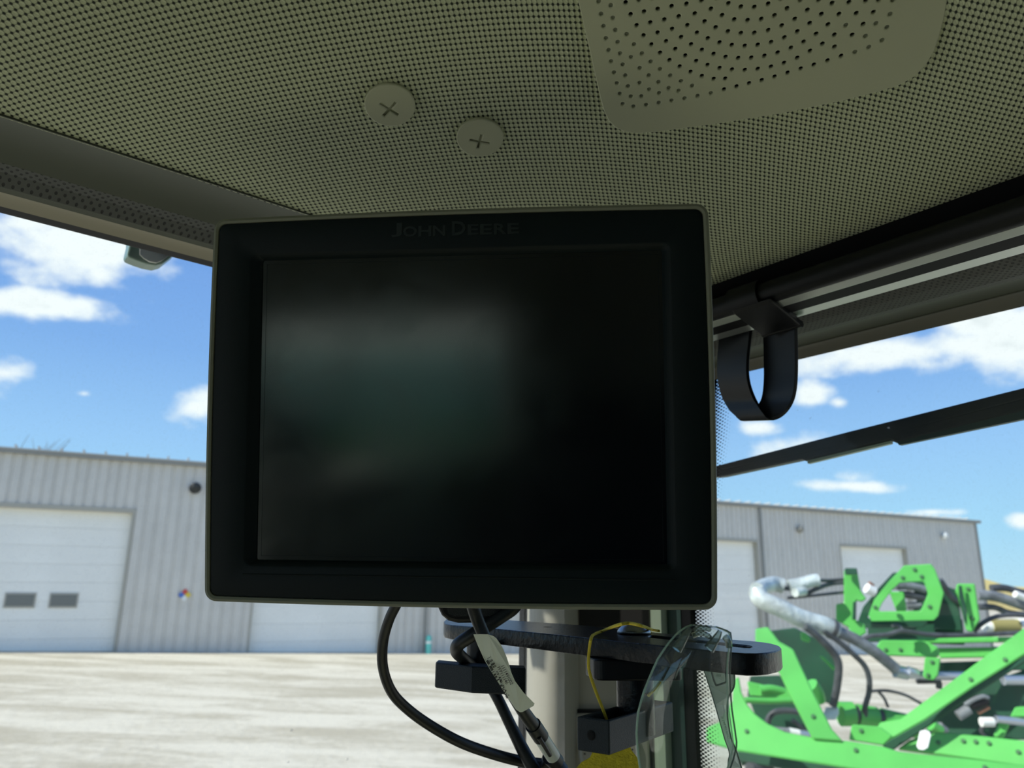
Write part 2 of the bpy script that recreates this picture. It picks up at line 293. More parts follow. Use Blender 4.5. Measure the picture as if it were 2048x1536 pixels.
# ------------------------------------------------------------------ builders
class B:
    def __init__(s): s.v = []; s.f = []; s.uv = None
    def add(s, vs, fs):
        o = len(s.v); s.v += [Vector(x) for x in vs]; s.f += [tuple(i + o for i in f) for f in fs]; return s
    def prism(s, poly, ext, flip=False):
        n = len(poly); a = [Vector(p) for p in poly]; e = Vector(ext)
        b = [p + e for p in a]
        fs = [tuple(range(n))[::-1], tuple(range(n, 2 * n))] + [(i, (i + 1) % n, n + (i + 1) % n, n + i) for i in range(n)]
        return s.add(a + b, fs)
    def box(s, c, x, y, z):       # centre and half-extent vectors
        c, x, y, z = map(Vector, (c, x, y, z))
        vs = [c + x * i + y * j + z * k for k in (-1, 1) for i, j in ((-1, -1), (1, -1), (1, 1), (-1, 1))]
        return s.add(vs, [(3, 2, 1, 0), (4, 5, 6, 7), (0, 1, 5, 4), (1, 2, 6, 5), (2, 3, 7, 6), (3, 0, 4, 7)])
    def tube(s, pts, r, n=12, smooth=4, cap=True):
        pts = [Vector(p) for p in pts]; k = len(pts)
        rr = r if isinstance(r, (list, tuple)) else [r] * k
        if k > 2 and smooth > 1:
            q = [pts[0] * 2 - pts[1]] + pts + [pts[-1] * 2 - pts[-2]]; o = []; ro = []
            for i in range(1, k):
                for j in range(smooth):
                    t_ = j / smooth; p0, p1, p2, p3 = q[i - 1], q[i], q[i + 1], q[i + 2]
                    o.append(0.5 * ((2 * p1) + (p2 - p0) * t_ + (2 * p0 - 5 * p1 + 4 * p2 - p3) * t_ ** 2 + (3 * p1 - p0 - 3 * p2 + p3) * t_ ** 3))
                    ro.append(rr[i - 1] * (1 - t_) + rr[i] * t_)
            o.append(pts[-1]); ro.append(rr[-1]); pts, rr = o, ro
        up = None; rings = []
        for i, p in enumerate(pts):
            d = (pts[min(i + 1, len(pts) - 1)] - pts[max(i - 1, 0)]).normalized()
            if up is None: up = d.orthogonal().normalized()
            up = (up - d * up.dot(d)).normalized(); w = d.cross(up)
            rings.append([p + (up * math.cos(2 * math.pi * j / n) + w * math.sin(2 * math.pi * j / n)) * rr[i] for j in range(n)])
        vs = [x for r_ in rings for x in r_]; fs = []
        for i in range(len(rings) - 1):
            for j in range(n):
                a = i * n + j; b = i * n + (j + 1) % n; fs.append((a, b, b + n, a + n))
        if cap: fs += [tuple(range(n))[::-1], tuple(range(len(vs) - n, len(vs)))]
        return s.add(vs, fs)
    def lathe(s, c, axis, prof, n=32):    # prof: (radius, height) list
        c = Vector(c); a = Vector(axis).normalized(); u = a.orthogonal().normalized(); w = a.cross(u); vs = []; fs = []
        for (r, h) in prof:
            vs += [c + a * h + (u * math.cos(2 * math.pi * j / n) + w * math.sin(2 * math.pi * j / n)) * max(r, 1e-5) for j in range(n)]
        for i in range(len(prof) - 1):
            for j in range(n):
                p = i * n + j; q = i * n + (j + 1) % n; fs.append((p, q, q + n, p + n))
        fs += [tuple(range(n))[::-1], tuple(range(len(vs) - n, len(vs)))]
        return s.add(vs, fs)
    def extrude_profile(s, prof, origin, a, b, along, L0, L1, closed=True, seg=1):
        # prof in (a,b) axes, swept along
        origin, a, b, along = map(Vector, (origin, a, b, along)); n = len(prof); vs = []; fs = []
        for k in range(seg + 1):
            L = L0 + (L1 - L0) * k / seg
            vs += [origin + a * p[0] + b * p[1] + along * L for p in prof]
        m_ = n if closed else n - 1
        for k in range(seg):
            for i in range(m_):
                j = (i + 1) % n; fs.append((k * n + i, k * n + j, (k + 1) * n + j, (k + 1) * n + i))
        if closed: fs += [tuple(range(n))[::-1], tuple(range(seg * n, seg * n + n))]
        return s.add(vs, fs)
def link(o): sc.collection.objects.link(o); return o
def tag(o, label=None, cat=None, group=None, kind=None):
    if label: o['label'] = label
    if cat: o['category'] = cat
    if group: o['group'] = group
    if kind: o['kind'] = kind
    return o
def wpos(o):
    p = Vector((0, 0, 0))
    while o is not None: p += Vector(o.location); o = o.parent
    return p
def obj(name, b, m, parent=None, smooth=False, bevel=0, uv=None, origin=None, seg=2, label=None):
    o_ = Vector(origin) if origin is not None else (sum(b.v, Vector()) / len(b.v) if b.v else Vector())
    me = bpy.data.meshes.new(name); me.from_pydata([tuple(p - o_) for p in b.v], [], b.f); me.update()
    bm = bmesh.new(); bm.from_mesh(me); bmesh.ops.recalc_face_normals(bm, faces=bm.faces); bm.to_mesh(me); bm.free()
    if uv:
        l = me.uv_layers.new(name='weave')
        for lp in me.loops: l.data[lp.index].uv = uv(me.vertices[lp.vertex_index].co + o_)
    me.materials.append(m); o = link(bpy.data.objects.new(name, me))
    if parent: o.parent = parent; o.location = o_ - wpos(parent)
    else: o.location = o_
    if smooth:
        for p in me.polygons: p.use_smooth = True
        if smooth != 'all':
            es = [e for e in []]
            bm = bmesh.new(); bm.from_mesh(me)
            for e in bm.edges:
                if len(e.link_faces) == 2 and e.calc_face_angle(0) > math.radians(38): e.smooth = False
            bm.to_mesh(me); bm.free()
    if bevel:
        md = o.modifiers.new('bevel', 'BEVEL'); md.width = bevel; md.segments = seg; md.limit_method = 'ANGLE'; md.angle_limit = math.radians(35)
    if label: o['label'] = label
    return o
def empty(name, loc, label, cat, group=None):
    o = link(bpy.data.objects.new(name, None)); o.location = loc; o.empty_display_size = 0.05; return tag(o, label, cat, group)
def curve_mesh(name, polys, origin, ax, ay, extrude, bevel, m, parent=None, label=None, uvz=None):
    # filled 2-D outline with holes, extruded: polys are lists of (x, y) in the ax/ay frame
    cu = bpy.data.curves.new(name, 'CURVE'); cu.dimensions = '2D'; cu.fill_mode = 'BOTH'; cu.extrude = extrude; cu.bevel_depth = bevel; cu.bevel_resolution = 2
    for pl in polys:
        sp_ = cu.splines.new('POLY'); sp_.points.add(len(pl) - 1); sp_.use_cyclic_u = True
        for i, p in enumerate(pl): sp_.points[i].co = (p[0], p[1], 0, 1)
    to = bpy.data.objects.new('tmp', cu); sc.collection.objects.link(to)
    dg = bpy.context.evaluated_depsgraph_get(); me = bpy.data.meshes.new_from_object(to.evaluated_get(dg)); bpy.data.objects.remove(to)
    return place_mesh(name, me, origin, ax, ay, m, parent, label)
def place_mesh(name, me, origin, ax, ay, m, parent, label=None):
    ax = Vector(ax).normalized(); ay = Vector(ay).normalized(); az = ax.cross(ay)
    R3 = Matrix((ax, ay, az)).transposed(); me.transform(R3.to_4x4())
    me.materials.clear(); me.materials.append(m)
    o = link(bpy.data.objects.new(name, me)); o.location = Vector(origin) - (wpos(parent) if parent else Vector())
    if parent: o.parent = parent
    if label: o['label'] = label
    return o
def text_mesh(s, size=1.0, extrude=0.0, offset=0.0):
    cu = bpy.data.curves.new('txt', 'FONT'); cu.body = s; cu.size = size; cu.extrude = extrude; cu.offset = offset; cu.resolution_u = 3
    to = bpy.data.objects.new('tmp', cu); sc.collection.objects.link(to)
    dg = bpy.context.evaluated_depsgraph_get(); me = bpy.data.meshes.new_from_object(to.evaluated_get(dg)); bpy.data.objects.remove(to); return me
def circle(cx_, cy_, r, n=14): return [(cx_ + r * math.cos(2 * math.pi * i / n), cy_ + r * math.sin(2 * math.pi * i / n)) for i in range(n)]
def rrect(x0, y0, x1, y1, r, n=5):
    o = []
    for cx_, cy_, a0 in ((x1 - r, y1 - r, 0), (x0 + r, y1 - r, 90), (x0 + r, y0 + r, 180), (x1 - r, y0 + r, 270)):
        for i in range(n + 1): a = math.radians(a0 + 90 * i / n); o.append((cx_ + r * math.cos(a), cy_ + r * math.sin(a)))
    return o

# ------------------------------------------------------------------ cab axes: U along the left window, V along the right window
aU = math.radians(51.8)
U = Vector((math.sin(aU), math.cos(aU), 0)); V = Vector((-U.y, U.x, 0)); Z = Vector((0, 0, 1))
def C(u, v, w): return E0 + U * u + V * v + Z * w
def onz(px, py, w):           # where a sight line meets the level w above the eye
    r = ray(px, py); return E0 + r * (w / r.z)
def onu(px, py, u): r = ray(px, py); return E0 + r * (u / r.dot(U))
def onv(px, py, v): r = ray(px, py); return E0 + r * (v / r.dot(V))

# ================================================================== OUTDOORS
Haz = math.radians(64.2); FS = Vector((math.sin(Haz), math.cos(Haz), 0)); FN = Vector((FS.y, -FS.x, 0))   # FN points to the camera side
FP = Vector((-16.65294, 26.07976, 0))
SL = -0.0275
def FB(s, out, z): return FP + FS * s + FN * out + Z * z
def gz(p):
    s = (Vector(p) - FP).dot(FS); return SL * max(-30, min(60, s))
# yard
g = B(); n_ = 50
def gc(i): t_ = i / n_ * 2 - 1; return math.copysign(abs(t_) ** 1.6, t_) * 260
for i in range(n_ + 1):
    for j in range(n_ + 1):
        p = FP * 0.5 + FS * gc(i) + FN * gc(j); g.v.append(Vector((p.x, p.y, gz(p))))
for i in range(n_):
    for j in range(n_): a = i * (n_ + 1) + j; g.f.append((a, a + 1, a + n_ + 2, a + n_ + 1))
tag(obj('ground', g, M['yard'], origin=(0, 0, 0)), kind='structure')

# ---- long metal building
bl = empty('metal_building', FB(18, 0, gz(FB(18, 0, 0))), 'long low grey ribbed metal building with white overhead doors across the yard', 'building')
EAVE = 6.62; S0, S1 = -14.0, 51.45; PITCH = 0.342; PW = PITCH * 3
def sheet_mesh(h0, h1):
    b = B(); prof = []
    for k in range(3):
        x = k * PITCH; prof += [(x, 0), (x + 0.07, 0), (x + 0.10, -0.045), (x + 0.31, -0.045)]
    prof.append((PW, 0)); full = prof + [(PW, 0.02), (0, 0.02)]
    vs = [Vector((p[0], p[1], z)) for z in (h0, h1) for p in full]; n = len(full)
    fs = [(i, (i + 1) % n, n + (i + 1) % n, n + i) for i in range(n)]
    me = bpy.data.meshes.new('wall_panel'); me.from_pydata(vs, [], fs); me.update()
    bm = bmesh.new(); bm.from_mesh(me); bmesh.ops.recalc_face_normals(bm, faces=bm.faces); bm.to_mesh(me); bm.free()
    me.materials.append(M['sheet']); return me
me_full = sheet_mesh(-1.9, EAVE); me_top = sheet_mesh(4.72, EAVE)
from mathutils import Euler
rotF = Euler((0, 0, math.atan2(FS.y, FS.x)))     # local x runs along the wall, local -y faces the yard
def sheets(s0, s1, me):
    n = max(1, round((s1 - s0) / PW)); w = (s1 - s0) / n
    for i in range(n):
        o = link(bpy.data.objects.new('wall_panel', me)); o.parent = bl; o.location = FB(s0 + i * w, 0, 0) - wpos(bl); o.rotation_euler = rotF; o.scale = (w / PW, 1, 1)
doors = [(-1.62, 3.32), (7.80, 12.74), (28.0, 32.97), (39.14, 44.6)]
s = S0
for a, b_ in doors:
    sheets(s, a, me_full); sheets(a, b_, me_top); s = b_
sheets(s, S1, me_full)
def bbox_(name, s0, s1, o0, o1, z0, z1, m, parent, bevel=0):
    b = B().box(FB((s0 + s1) / 2, (o0 + o1) / 2, (z0 + z1) / 2), FS * (s1 - s0) / 2, FN * (o1 - o0) / 2, Z * (z1 - z0) / 2); return obj(name, b, m, parent, bevel=bevel)
bbox_('gutter', S0, S1 + 0.35, 0.0, 0.22, EAVE - 0.12, EAVE + 0.06, M['gutter'], bl)
rf = B().add([FB(S0, 0.25, EAVE + 0.02), FB(S1 + 0.3, 0.25, EAVE + 0.02), FB(S1 + 0.3, -9, EAVE + 0.55), FB(S0, -9, EAVE + 0.55),
              FB(S0, 0.25, EAVE + 0.06), FB(S1 + 0.3, 0.25, EAVE + 0.06), FB(S1 + 0.3, -9, EAVE + 0.62), FB(S0, -9, EAVE + 0.62)],
             [(0, 1, 2, 3), (4, 5, 6, 7), (0, 1, 5, 4), (1, 2, 6, 5), (2, 3, 7, 6), (3, 0, 4, 7)])
roof = obj('roof', rf, M['roof'], bl)
sm = None
for i in range(94):
    s_ = S0 + 0.3 + i * 0.69
    if sm is None:
        b = B().box((0, 0, 0.01), (0.03, 0, 0), (0, 0.5, -0.03), (0, 0, 0.025)); me = bpy.data.meshes.new('roof_seam'); me.from_pydata([tuple(x) for x in b.v], [], b.f); me.update(); me.materials.append(M['roof']); sm = me
    o = link(bpy.data.objects.new('roof_seam', sm)); o.parent = bl; o.location = FB(s_, -0.22, EAVE + 0.10) - wpos(bl); o.rotation_euler = rotF
ew = B().add([FB(S1, 0.0, -2.2), FB(S1, -18, -2.2), FB(S1, -18, EAVE), FB(S1, -9, EAVE + 0.55), FB(S1, 0, EAVE),
              FB(S1 - 0.1, 0.0, -2.2), FB(S1 - 0.1, -18, -2.2), FB(S1 - 0.1, -18, EAVE), FB(S1 - 0.1, -9, EAVE + 0.55), FB(S1 - 0.1, 0, EAVE)],
             [(0, 1, 2, 3, 4), (5, 6, 7, 8, 9), (0, 1, 6, 5), (1, 2, 7, 6), (2, 3, 8, 7), (3, 4, 9, 8), (4, 0, 5, 9)])
obj('end_wall', ew, M['sheet'], bl)
bbox_('corner_trim', S1 - 0.12, S1 + 0.06, -0.1, 0.09, -2.2, EAVE - 0.1, M['gutter'], bl)
for s_, w in ((33.28, 0.16), (14.66, 0.12)): bbox_('downspout', s_ - w / 2, s_ + w / 2, 0.035, 0.15, -1.6, EAVE - 0.1, M['gutter'], bl, bevel=0.01)
bbox_('inner_wall', S0, S1, -0.45, -0.4, -2, EAVE, M['door'], bl)
for a, b_ in doors:       # jambs and headers belong to the building, the leaf is its own thing
    bbox_('door_frame', a - 0.08, a, -0.35, 0.07, -1.5, 4.82, M['doortrim'], bl); bbox_('door_frame', b_, b_ + 0.09, -0.35, 0.07, -1.5, 4.82, M['doortrim'], bl)
    bbox_('door_header', a, b_, -0.35, 0.07, 4.66, 4.82, M['doortrim'], bl)
dl = ['white overhead garage door with two small dark windows, leftmost in the view', 'white overhead door of the building seen under the black display',
      'white overhead door beside the dark downspout, right of the display', 'white overhead door behind the green machine, nearest the building corner']
for k, (a, b_) in enumerate(doors):
    base = gz(FB((a + b_) / 2, 0, 0)); d = empty('garage_door', FB((a + b_) / 2, -0.2, base), dl[k], 'door', 'overhead doors of the metal building')
    nsec = 8; z0 = base - 0.25; hs = (4.68 - z0) / nsec
    for i in range(nsec):
        p = bbox_('door_panel', a + 0.01, b_ - 0.01, -0.28, -0.22, z0 + i * hs + 0.002, z0 + (i + 1) * hs - 0.002, M['door'], d, bevel=0.006)
    if k == 0: wins = [(-0.12, 0.69), (1.18, 1.95)]
    else: wins = []
    for w0, w1 in wins:
        bbox_('window_frame', w0 - 0.05, w1 + 0.05, -0.225, -0.19, 1.36, 1.86, M['doortrim'], d); bbox_('window_pane', w0, w1, -0.20, -0.18, 1.42, 1.80, M['winglass'], d)
# hazard diamond
hd = empty('hazard_sign', FB(5.38, 0.05, 1.82), 'small blue, red, yellow and white hazard diamond on the grey wall', 'sign')
for nm, c_, du, dz in (('blue_quarter', M['nblue'], -0.115, 0), ('red_quarter', M['nred'], 0, 0.115), ('yellow_quarter', M['nyel'], 0.115, 0), ('white_quarter', M['white'], 0, -0.115)):
    q = [FB(5.38 + du + x, 0.055, 1.82 + dz + z) for x, z in ((-0.11, 0), (0, -0.11), (0.11, 0), (0, 0.11))]
    obj(nm, B().prism(q, FN * 0.02), c_, hd)
for s_, z_, nm, lb, mm in ((5.29, 5.72, 'wall_lamp', 'small dark wall lamp high on the wall left of the display', 'shell'), (36.03, 5.52, 'wall_lamp', 'small grey wall lamp high up between the downspout and the building corner', 'gutter'), (48.07, 5.61, 'wall_lamp', 'round white wall lamp high up near the building corner', 'white')):
    l_ = empty(nm, FB(s_, 0.04, z_), lb, 'lamp')
    bbox_('bracket', s_ - 0.06, s_ + 0.06, 0.036, 0.12, z_ - 0.06, z_ + 0.06, M['gutter'], l_)
    obj('lamp_head', B().lathe(FB(s_, 0.12, z_), FN + Z * (-0.4), [(0.10, 0), (0.20, 0.06), (0.22, 0.12), (0.16, 0.2), (0.03, 0.24)], 16), M[mm], l_, smooth=True)
tp = empty('bollard', FB(14.7, 0.45, gz(FB(14.7, 0, 0))), 'short pale teal bollard at the foot of the grey wall', 'bollard')
zb = gz(FB(14.7, 0, 0))
obj('post', B().lathe(FB(14.7, 0.45, zb), Z, [(0.12, 0), (0.12, 0.62), (0.08, 0.70), (0.01, 0.72)], 14), M['teal'], tp, smooth=True)
obj('reflective_band', B().lathe(FB(14.7, 0.45, zb + 0.40), Z, [(0.123, 0), (0.123, 0.09)], 14), M['white'], tp, smooth=True)
# far scrub line and field on the right
def far(az_deg, dist, z): a = math.radians(az_deg); return Vector((math.sin(a) * dist, math.cos(a) * dist, z))
tl = B(); pts = []; k = 0
for i in range(0, 260):
    az = -60 + i * 1.4 + 90; d_ = 190
    pts.append((az, EYE_H + 0.35 + 0.6 * random.random() + (1.6 if random.random() < 0.08 else 0)))
for i in range(len(pts) - 1):
    a0, h0 = pts[i]; a1, h1 = pts[i + 1]
    tl.add([far(a0, 188, -4), far(a1, 188, -4), far(a1, 190, h1), far(a0, 190, h0), far(a1, 197, h1 * 0.8), far(a0, 197, h0 * 0.8), far(a1, 199, -4), far(a0, 199, -4)],
           [(0, 1, 2, 3), (3, 2, 4, 5), (5, 4, 6, 7)])
tag(obj('scrub_hedge', tl, M['scrub'], origin=(0, 0, 0)), 'low tan scrub growing along the horizon right of the building', 'scrub', kind='stuff')
# bare tree behind the roof at the far left
trb = FB(-3.2, -22, gz(FB(-3.2, 0, 0)))
tr_ = empty('bare_tree', trb, 'thin leafless tree showing faintly above the left roofline', 'tree')
obj('trunk', B().tube([trb, trb + Z * 5, trb + Z * 8], [0.2, 0.14, 0.07], 8), M['bark'], tr_, smooth=True)
tw = B()
for i in range(46):
    h = 5 + random.random() * 4.2; a = random.random() * 6.28; l_ = 1.2 + random.random() * 1.6
    p0 = trb + Z * min(h, 8); p1 = p0 + Vector((math.cos(a) * l_ * .6, math.sin(a) * l_ * .6, l_ * .5)); p2 = p1 + Vector((math.cos(a + .6) * l_ * .4, math.sin(a + .6) * l_ * .4, l_ * .5))
    tw.tube([p0, p1, p2], [0.035, 0.02, 0.008], 5, smooth=2)
o = obj('twigs', tw, M['bark'], tr_); o['kind'] = 'stuff'

# ---- green folded boom of a field machine, seen through the right window
def Z3(x, y): return (1400 + x / 3.16, 1080 + y / 3.16)
def Z6(x, y): return (1748 + x / 6.827, 1100 + y / 6.827)
def Z6b(x, y): return (1748 + x / 6.827, 1311 + y / 6.827)
def Z1(x, y): return (1480 + x / 6.827, 1100 + y / 6.827)
def Z5(x, y): return (1440 + x / 6.827, 1311 + y / 6.827)
bo_base = P(1800, 1300, 5.0); bo_base.z = gz(bo_base)
bo = empty('folded_boom', bo_base, 'bright green folded boom frame with grey hoses outside the right window', 'farm machine')
def plate(name, pts, d, th=0.09, m='green', tilt=None, bev=0.008, holes=(), label=None):
    # plate standing upright and square to the sight line of its middle; d is its distance
    cxp = sum(p[0] for p in pts) / len(pts); cyp = sum(p[1] for p in pts) / len(pts)
    mid = P(cxp, cyp, d); nn = ray(cxp, cyp).normalized()
    if tilt is not None: nn = (nn + Vector(tilt)).normalized()
    q = []
    for p in pts:
        r = ray(*p); q.append(E0 + r * ((mid - E0).dot(nn) / r.dot(nn)))
    o = obj(name, B().prism(q, nn * th), M[m], bo, bevel=bev, seg=1, label=label)
    for h in holes:
        r = ray(*h); c = E0 + r * ((mid - E0).dot(nn) / r.dot(nn))
        obj('bolt', B().lathe(c, -nn, [(0.014, 0), (0.014, 0.008), (0.008, 0.013)], 8), M['bolt'], bo)
    return o
def hose(name, pts, wpx, m='hose', n=10):
    # pts: (px, py, distance); wpx: apparent width
    q = [P(*p) for p in pts]; rr = [wpx / 2 / F_PX * p[2] for p in pts]
    return obj(name, B().tube(q, rr, n), M[m], bo, smooth=True)
# rear members first, their shade put into a darker green
plate('back_plate', [(1535, 1262), (1590, 1255), (1655, 1290), (1670, 1320), (1678, 1370), (1668, 1412), (1640, 1400), (1590, 1330), (1545, 1300)], 5.7, 0.12, 'greenshade')
plate('back_plate', [(1500, 1352), (1560, 1350), (1600, 1400), (1640, 1440), (1640, 1475), (1560, 1470), (1510, 1430), (1495, 1390)], 5.5, 0.10, 'greenshade')
plate('back_plate', [(1735, 1238), (1925, 1238), (1930, 1290), (1735, 1284)], 5.75, 0.12, 'greenshade')
plate('back_plate', [(1880, 1168), (1915, 1180), (1925, 1262), (1868, 1262), (1868, 1236)], 5.65, 0.08, 'greenshade')
plate('back_plate', [(1850, 1325), (2080, 1318), (2080, 1340), (1858, 1345)], 5.7, 0.1, 'greenshade')
plate('back_plate', [(1955, 1372), (2075, 1330), (2075, 1480), (1880, 1480), (1850, 1460)], 5.3, 0.1, 'greenshade')
plate('arm', [(1755, 1285), (1762, 1279), (2075, 1272), (2075, 1284), (1880, 1287)], 5.5, 0.1)
plate('arm', [(1875, 1296), (2075, 1293), (2040, 1314), (1880, 1317)], 5.45, 0.1)
plate('bracket', [Z6(0, 1370), Z6(90, 1230), Z6(700, 1240), Z6(880, 1330), Z6(900, 1440), Z6(850, 1470), Z6(50, 1440)], 5.2, 0.12, holes=[Z6(160, 1360), Z6(360, 1360)])
plate('hanger', [(1850, 1314), (1882, 1316), (1877, 1350), (1868, 1361), (1849, 1357), (1846, 1350)], 5.05, 0.04, holes=[(1864, 1324), (1856, 1350)])
# open trapezoid ring and its rear twin
def ring(name, outer, inner, d, th, m):
    cxp = sum(p[0] for p in outer) / len(outer); cyp = sum(p[1] for p in outer) / len(outer); nn = ray(cxp, cyp).normalized(); mid = P(cxp, cyp, d)
    def pr(p): r = ray(*p); return E0 + r * ((mid - E0).dot(nn) / r.dot(nn))
    n = len(outer); a = [pr(p) for p in outer]; c = [pr(p) for p in inner]; k = len(c); b = B()
    vs = a + c + [p + nn * th for p in a] + [p + nn * th for p in c]; fs = []
    for i in range(n):
        j = (i + 1) % n
        fs += [(i, j, n + j, n + i), (2 * n + i, 2 * n + j, 3 * n + j, 3 * n + i), (i, j, 2 * n + j, 2 * n + i), (n + i, n + j, 3 * n + j, 3 * n + i)]
    o = obj(name, b.add(vs, fs), M[m], bo, bevel=0.006, seg=1); return o, pr, nn
OUT = [(1808, 1131), (1862, 1128), (1870, 1138), (1888, 1186), (1877, 1232), (1868, 1241), (1743, 1243), (1737, 1230), (1748, 1200), (1777, 1164)]
INN = [(1799, 1166), (1846, 1163), (1849, 1165), (1856, 1188), (1845, 1215), (1841, 1222), (1760, 1223), (1757, 1221), (1764, 1206), (1784, 1180)]
o, pr, nn = ring('frame_ring', OUT, INN, 5.2, 0.06, 'green')
for h in ((1829, 1139), (1805, 1155), (1843, 1153), (1750, 1214), (1859, 1213)): obj('bolt', B().lathe(pr(h), -nn, [(0.014, 0), (0.014, 0.008), (0.008, 0.013)], 8), M['bolt'], bo)
ring('frame_ring', [(p[0] - 22, p[1] + 14) for p in OUT], [(p[0] - 22, p[1] + 14) for p in INN], 5.65, 0.05, 'greenshade')
plate('bracket', [(1778, 1183), (1808, 1184), (1814, 1222), (1793, 1223)], 5.35, 0.05)
plate('tower', [Z1(1420, 270), Z1(1600, 270), Z1(1650, 560), Z1(1730, 670), Z1(1660, 710), Z1(1590, 690), Z1(1580, 960), Z1(1700, 1010), Z1(1730, 1130), Z1(1600, 1210), Z1(1500, 1180), Z1(1490, 1060), Z1(1310, 960), Z1(1310, 740), Z1(1420, 720)], 5.5, 0.12)
plate('tower_slot', [(1706, 1203), (1713, 1203), (1712, 1240), (1704, 1240)], 5.45, 0.04, 'greenshade')  # dark plate laid on for the shade inside the slot
plate('cap', [(1689, 1136), (1714, 1136), (1716, 1150), (1690, 1150)], 5.45, 0.1, 'greenshade')
plate('channel_post', [Z6(1130, 460), Z6(1380, 460), Z6(1410, 700), Z6(1450, 950), Z6(1340, 1130), Z6(1260, 1100), Z6(1200, 850), Z6(1110, 560)], 5.15, 0.14, holes=[(1936, 1178), (1944, 1236)])
plate('slot', [(1917, 1170), (1923, 1170), (1934, 1222), (1935, 1255), (1929, 1240), (1918, 1195)], 5.12, 0.02, 'greenshade')  # slot shade laid on the post as a dark plate
# big near members
plate('lower_arm', [Z3(40, 1185), Z3(120, 1150), Z3(205, 1010), Z3(212, 880), Z3(245, 860), Z3(262, 960), Z3(300, 1040), Z3(350, 1100), Z3(430, 1160), Z3(540, 1212), Z3(730, 1250), Z3(940, 1268), Z3(1150, 1300),
                    Z3(1260, 1335), Z3(2150, 1430), Z3(2150, 1640), Z3(1300, 1500), Z3(700, 1405), Z3(230, 1330), Z3(40, 1275)], 4.6, 0.02, tilt=(0, 0, -0.35), holes=[Z3(295, 1210), Z3(985, 1330), Z3(1800, 1440)])
plate('lower_arm_web', [Z3(230, 1326), Z3(700, 1402), Z3(1300, 1496), Z3(2150, 1640), Z3(2150, 1740), Z3(1300, 1580), Z3(700, 1475), Z3(240, 1400)], 4.62, 0.1, 'greenshade')
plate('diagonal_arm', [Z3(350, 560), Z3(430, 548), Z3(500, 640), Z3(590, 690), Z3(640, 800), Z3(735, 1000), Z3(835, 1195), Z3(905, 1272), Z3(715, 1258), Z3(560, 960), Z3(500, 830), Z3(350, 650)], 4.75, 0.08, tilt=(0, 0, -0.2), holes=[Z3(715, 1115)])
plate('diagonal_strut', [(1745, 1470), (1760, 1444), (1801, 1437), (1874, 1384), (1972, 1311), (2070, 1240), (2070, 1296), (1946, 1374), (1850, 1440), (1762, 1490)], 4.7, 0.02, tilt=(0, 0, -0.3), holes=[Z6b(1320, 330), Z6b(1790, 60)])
plate('strut_flange', [(1762, 1490), (1850, 1440), (1946, 1374), (2070, 1296), (2070, 1312), (1950, 1390), (1855, 1455), (1783, 1503)], 4.72, 0.10, 'greenshade')
plate('right_plate', [(1795, 1497), (1818, 1480), (1871, 1463), (1968, 1472), (2075, 1484), (2075, 1537)], 4.65, 0.05, tilt=(0, 0, -0.25), holes=[Z6b(880, 1190), Z6b(1220, 1170), Z6b(1390, 1180), Z6b(1570, 1200), Z6b(1970, 1320)])
plate('gusset', [Z3(940, 1265), Z3(960, 1165), Z3(1140, 1180), Z3(1220, 1240), Z3(1160, 1300)], 4.68, 0.06, holes=[Z3(1018, 1205)])
dcl = [(1840, 1462), (1848, 1460), (1858, 1462), (1862, 1470), (1856, 1495), (1848, 1500), (1838, 1499), (1833, 1492)]
plate('white_decal', dcl, 4.57, 0.006, 'white', tilt=(0, 0, -0.25))
plate('small_rod', [(1494, 1362), (1590, 1384), (1590, 1400), (1500, 1392)], 5.3, 0.05)
hose('green_tube', [(1490, 1400, 5.2), (1540, 1402, 5.2), (1600, 1400, 5.2)], 12, 'green')
hose('green_tube', [(1520, 1380, 5.3), (1545, 1378, 5.3), (1590, 1390, 5.3)], 16, 'green')
hose('green_tube', [(1618, 1372, 5.25), (1628, 1385, 5.25), (1632, 1402, 5.25)], 38, 'green')
hose('green_drum', [(1680, 1428, 5.1), (1706, 1428, 5.1)], 46, 'green', 18)
hose('green_drum', [(1714, 1430, 5.1), (1752, 1436, 5.1)], 42, 'green', 18)
hose('green_drum', [(1762, 1438, 5.1), (1835, 1455, 5.1)], 42, 'green', 18)
hose('drum_band', [(1706, 1428, 5.1), (1714, 1430, 5.1)], 36, 'hose', 18); hose('drum_band', [(1752, 1436, 5.1), (1762, 1438, 5.1)], 36, 'hose', 18)
hose('green_tube', [(1986, 1408, 5.1), (1996, 1372, 5.1)], 0.1, 'green')
plate('small_tab', [(2000, 1440), (2020, 1448), (2008, 1476), (1985, 1475)], 5.0, 0.04)
plate('small_tab', [(2030, 1414), (2070, 1412), (2070, 1434), (2020, 1434)], 5.0, 0.04)
plate('small_tab', [(1638, 1312), (1646, 1312), (1672, 1336), (1668, 1342)], 5.3, 0.04)
plate('small_tab', [(1600, 1264), (1610, 1264), (1622, 1276), (1618, 1286), (1602, 1280)], 5.4, 0.04)
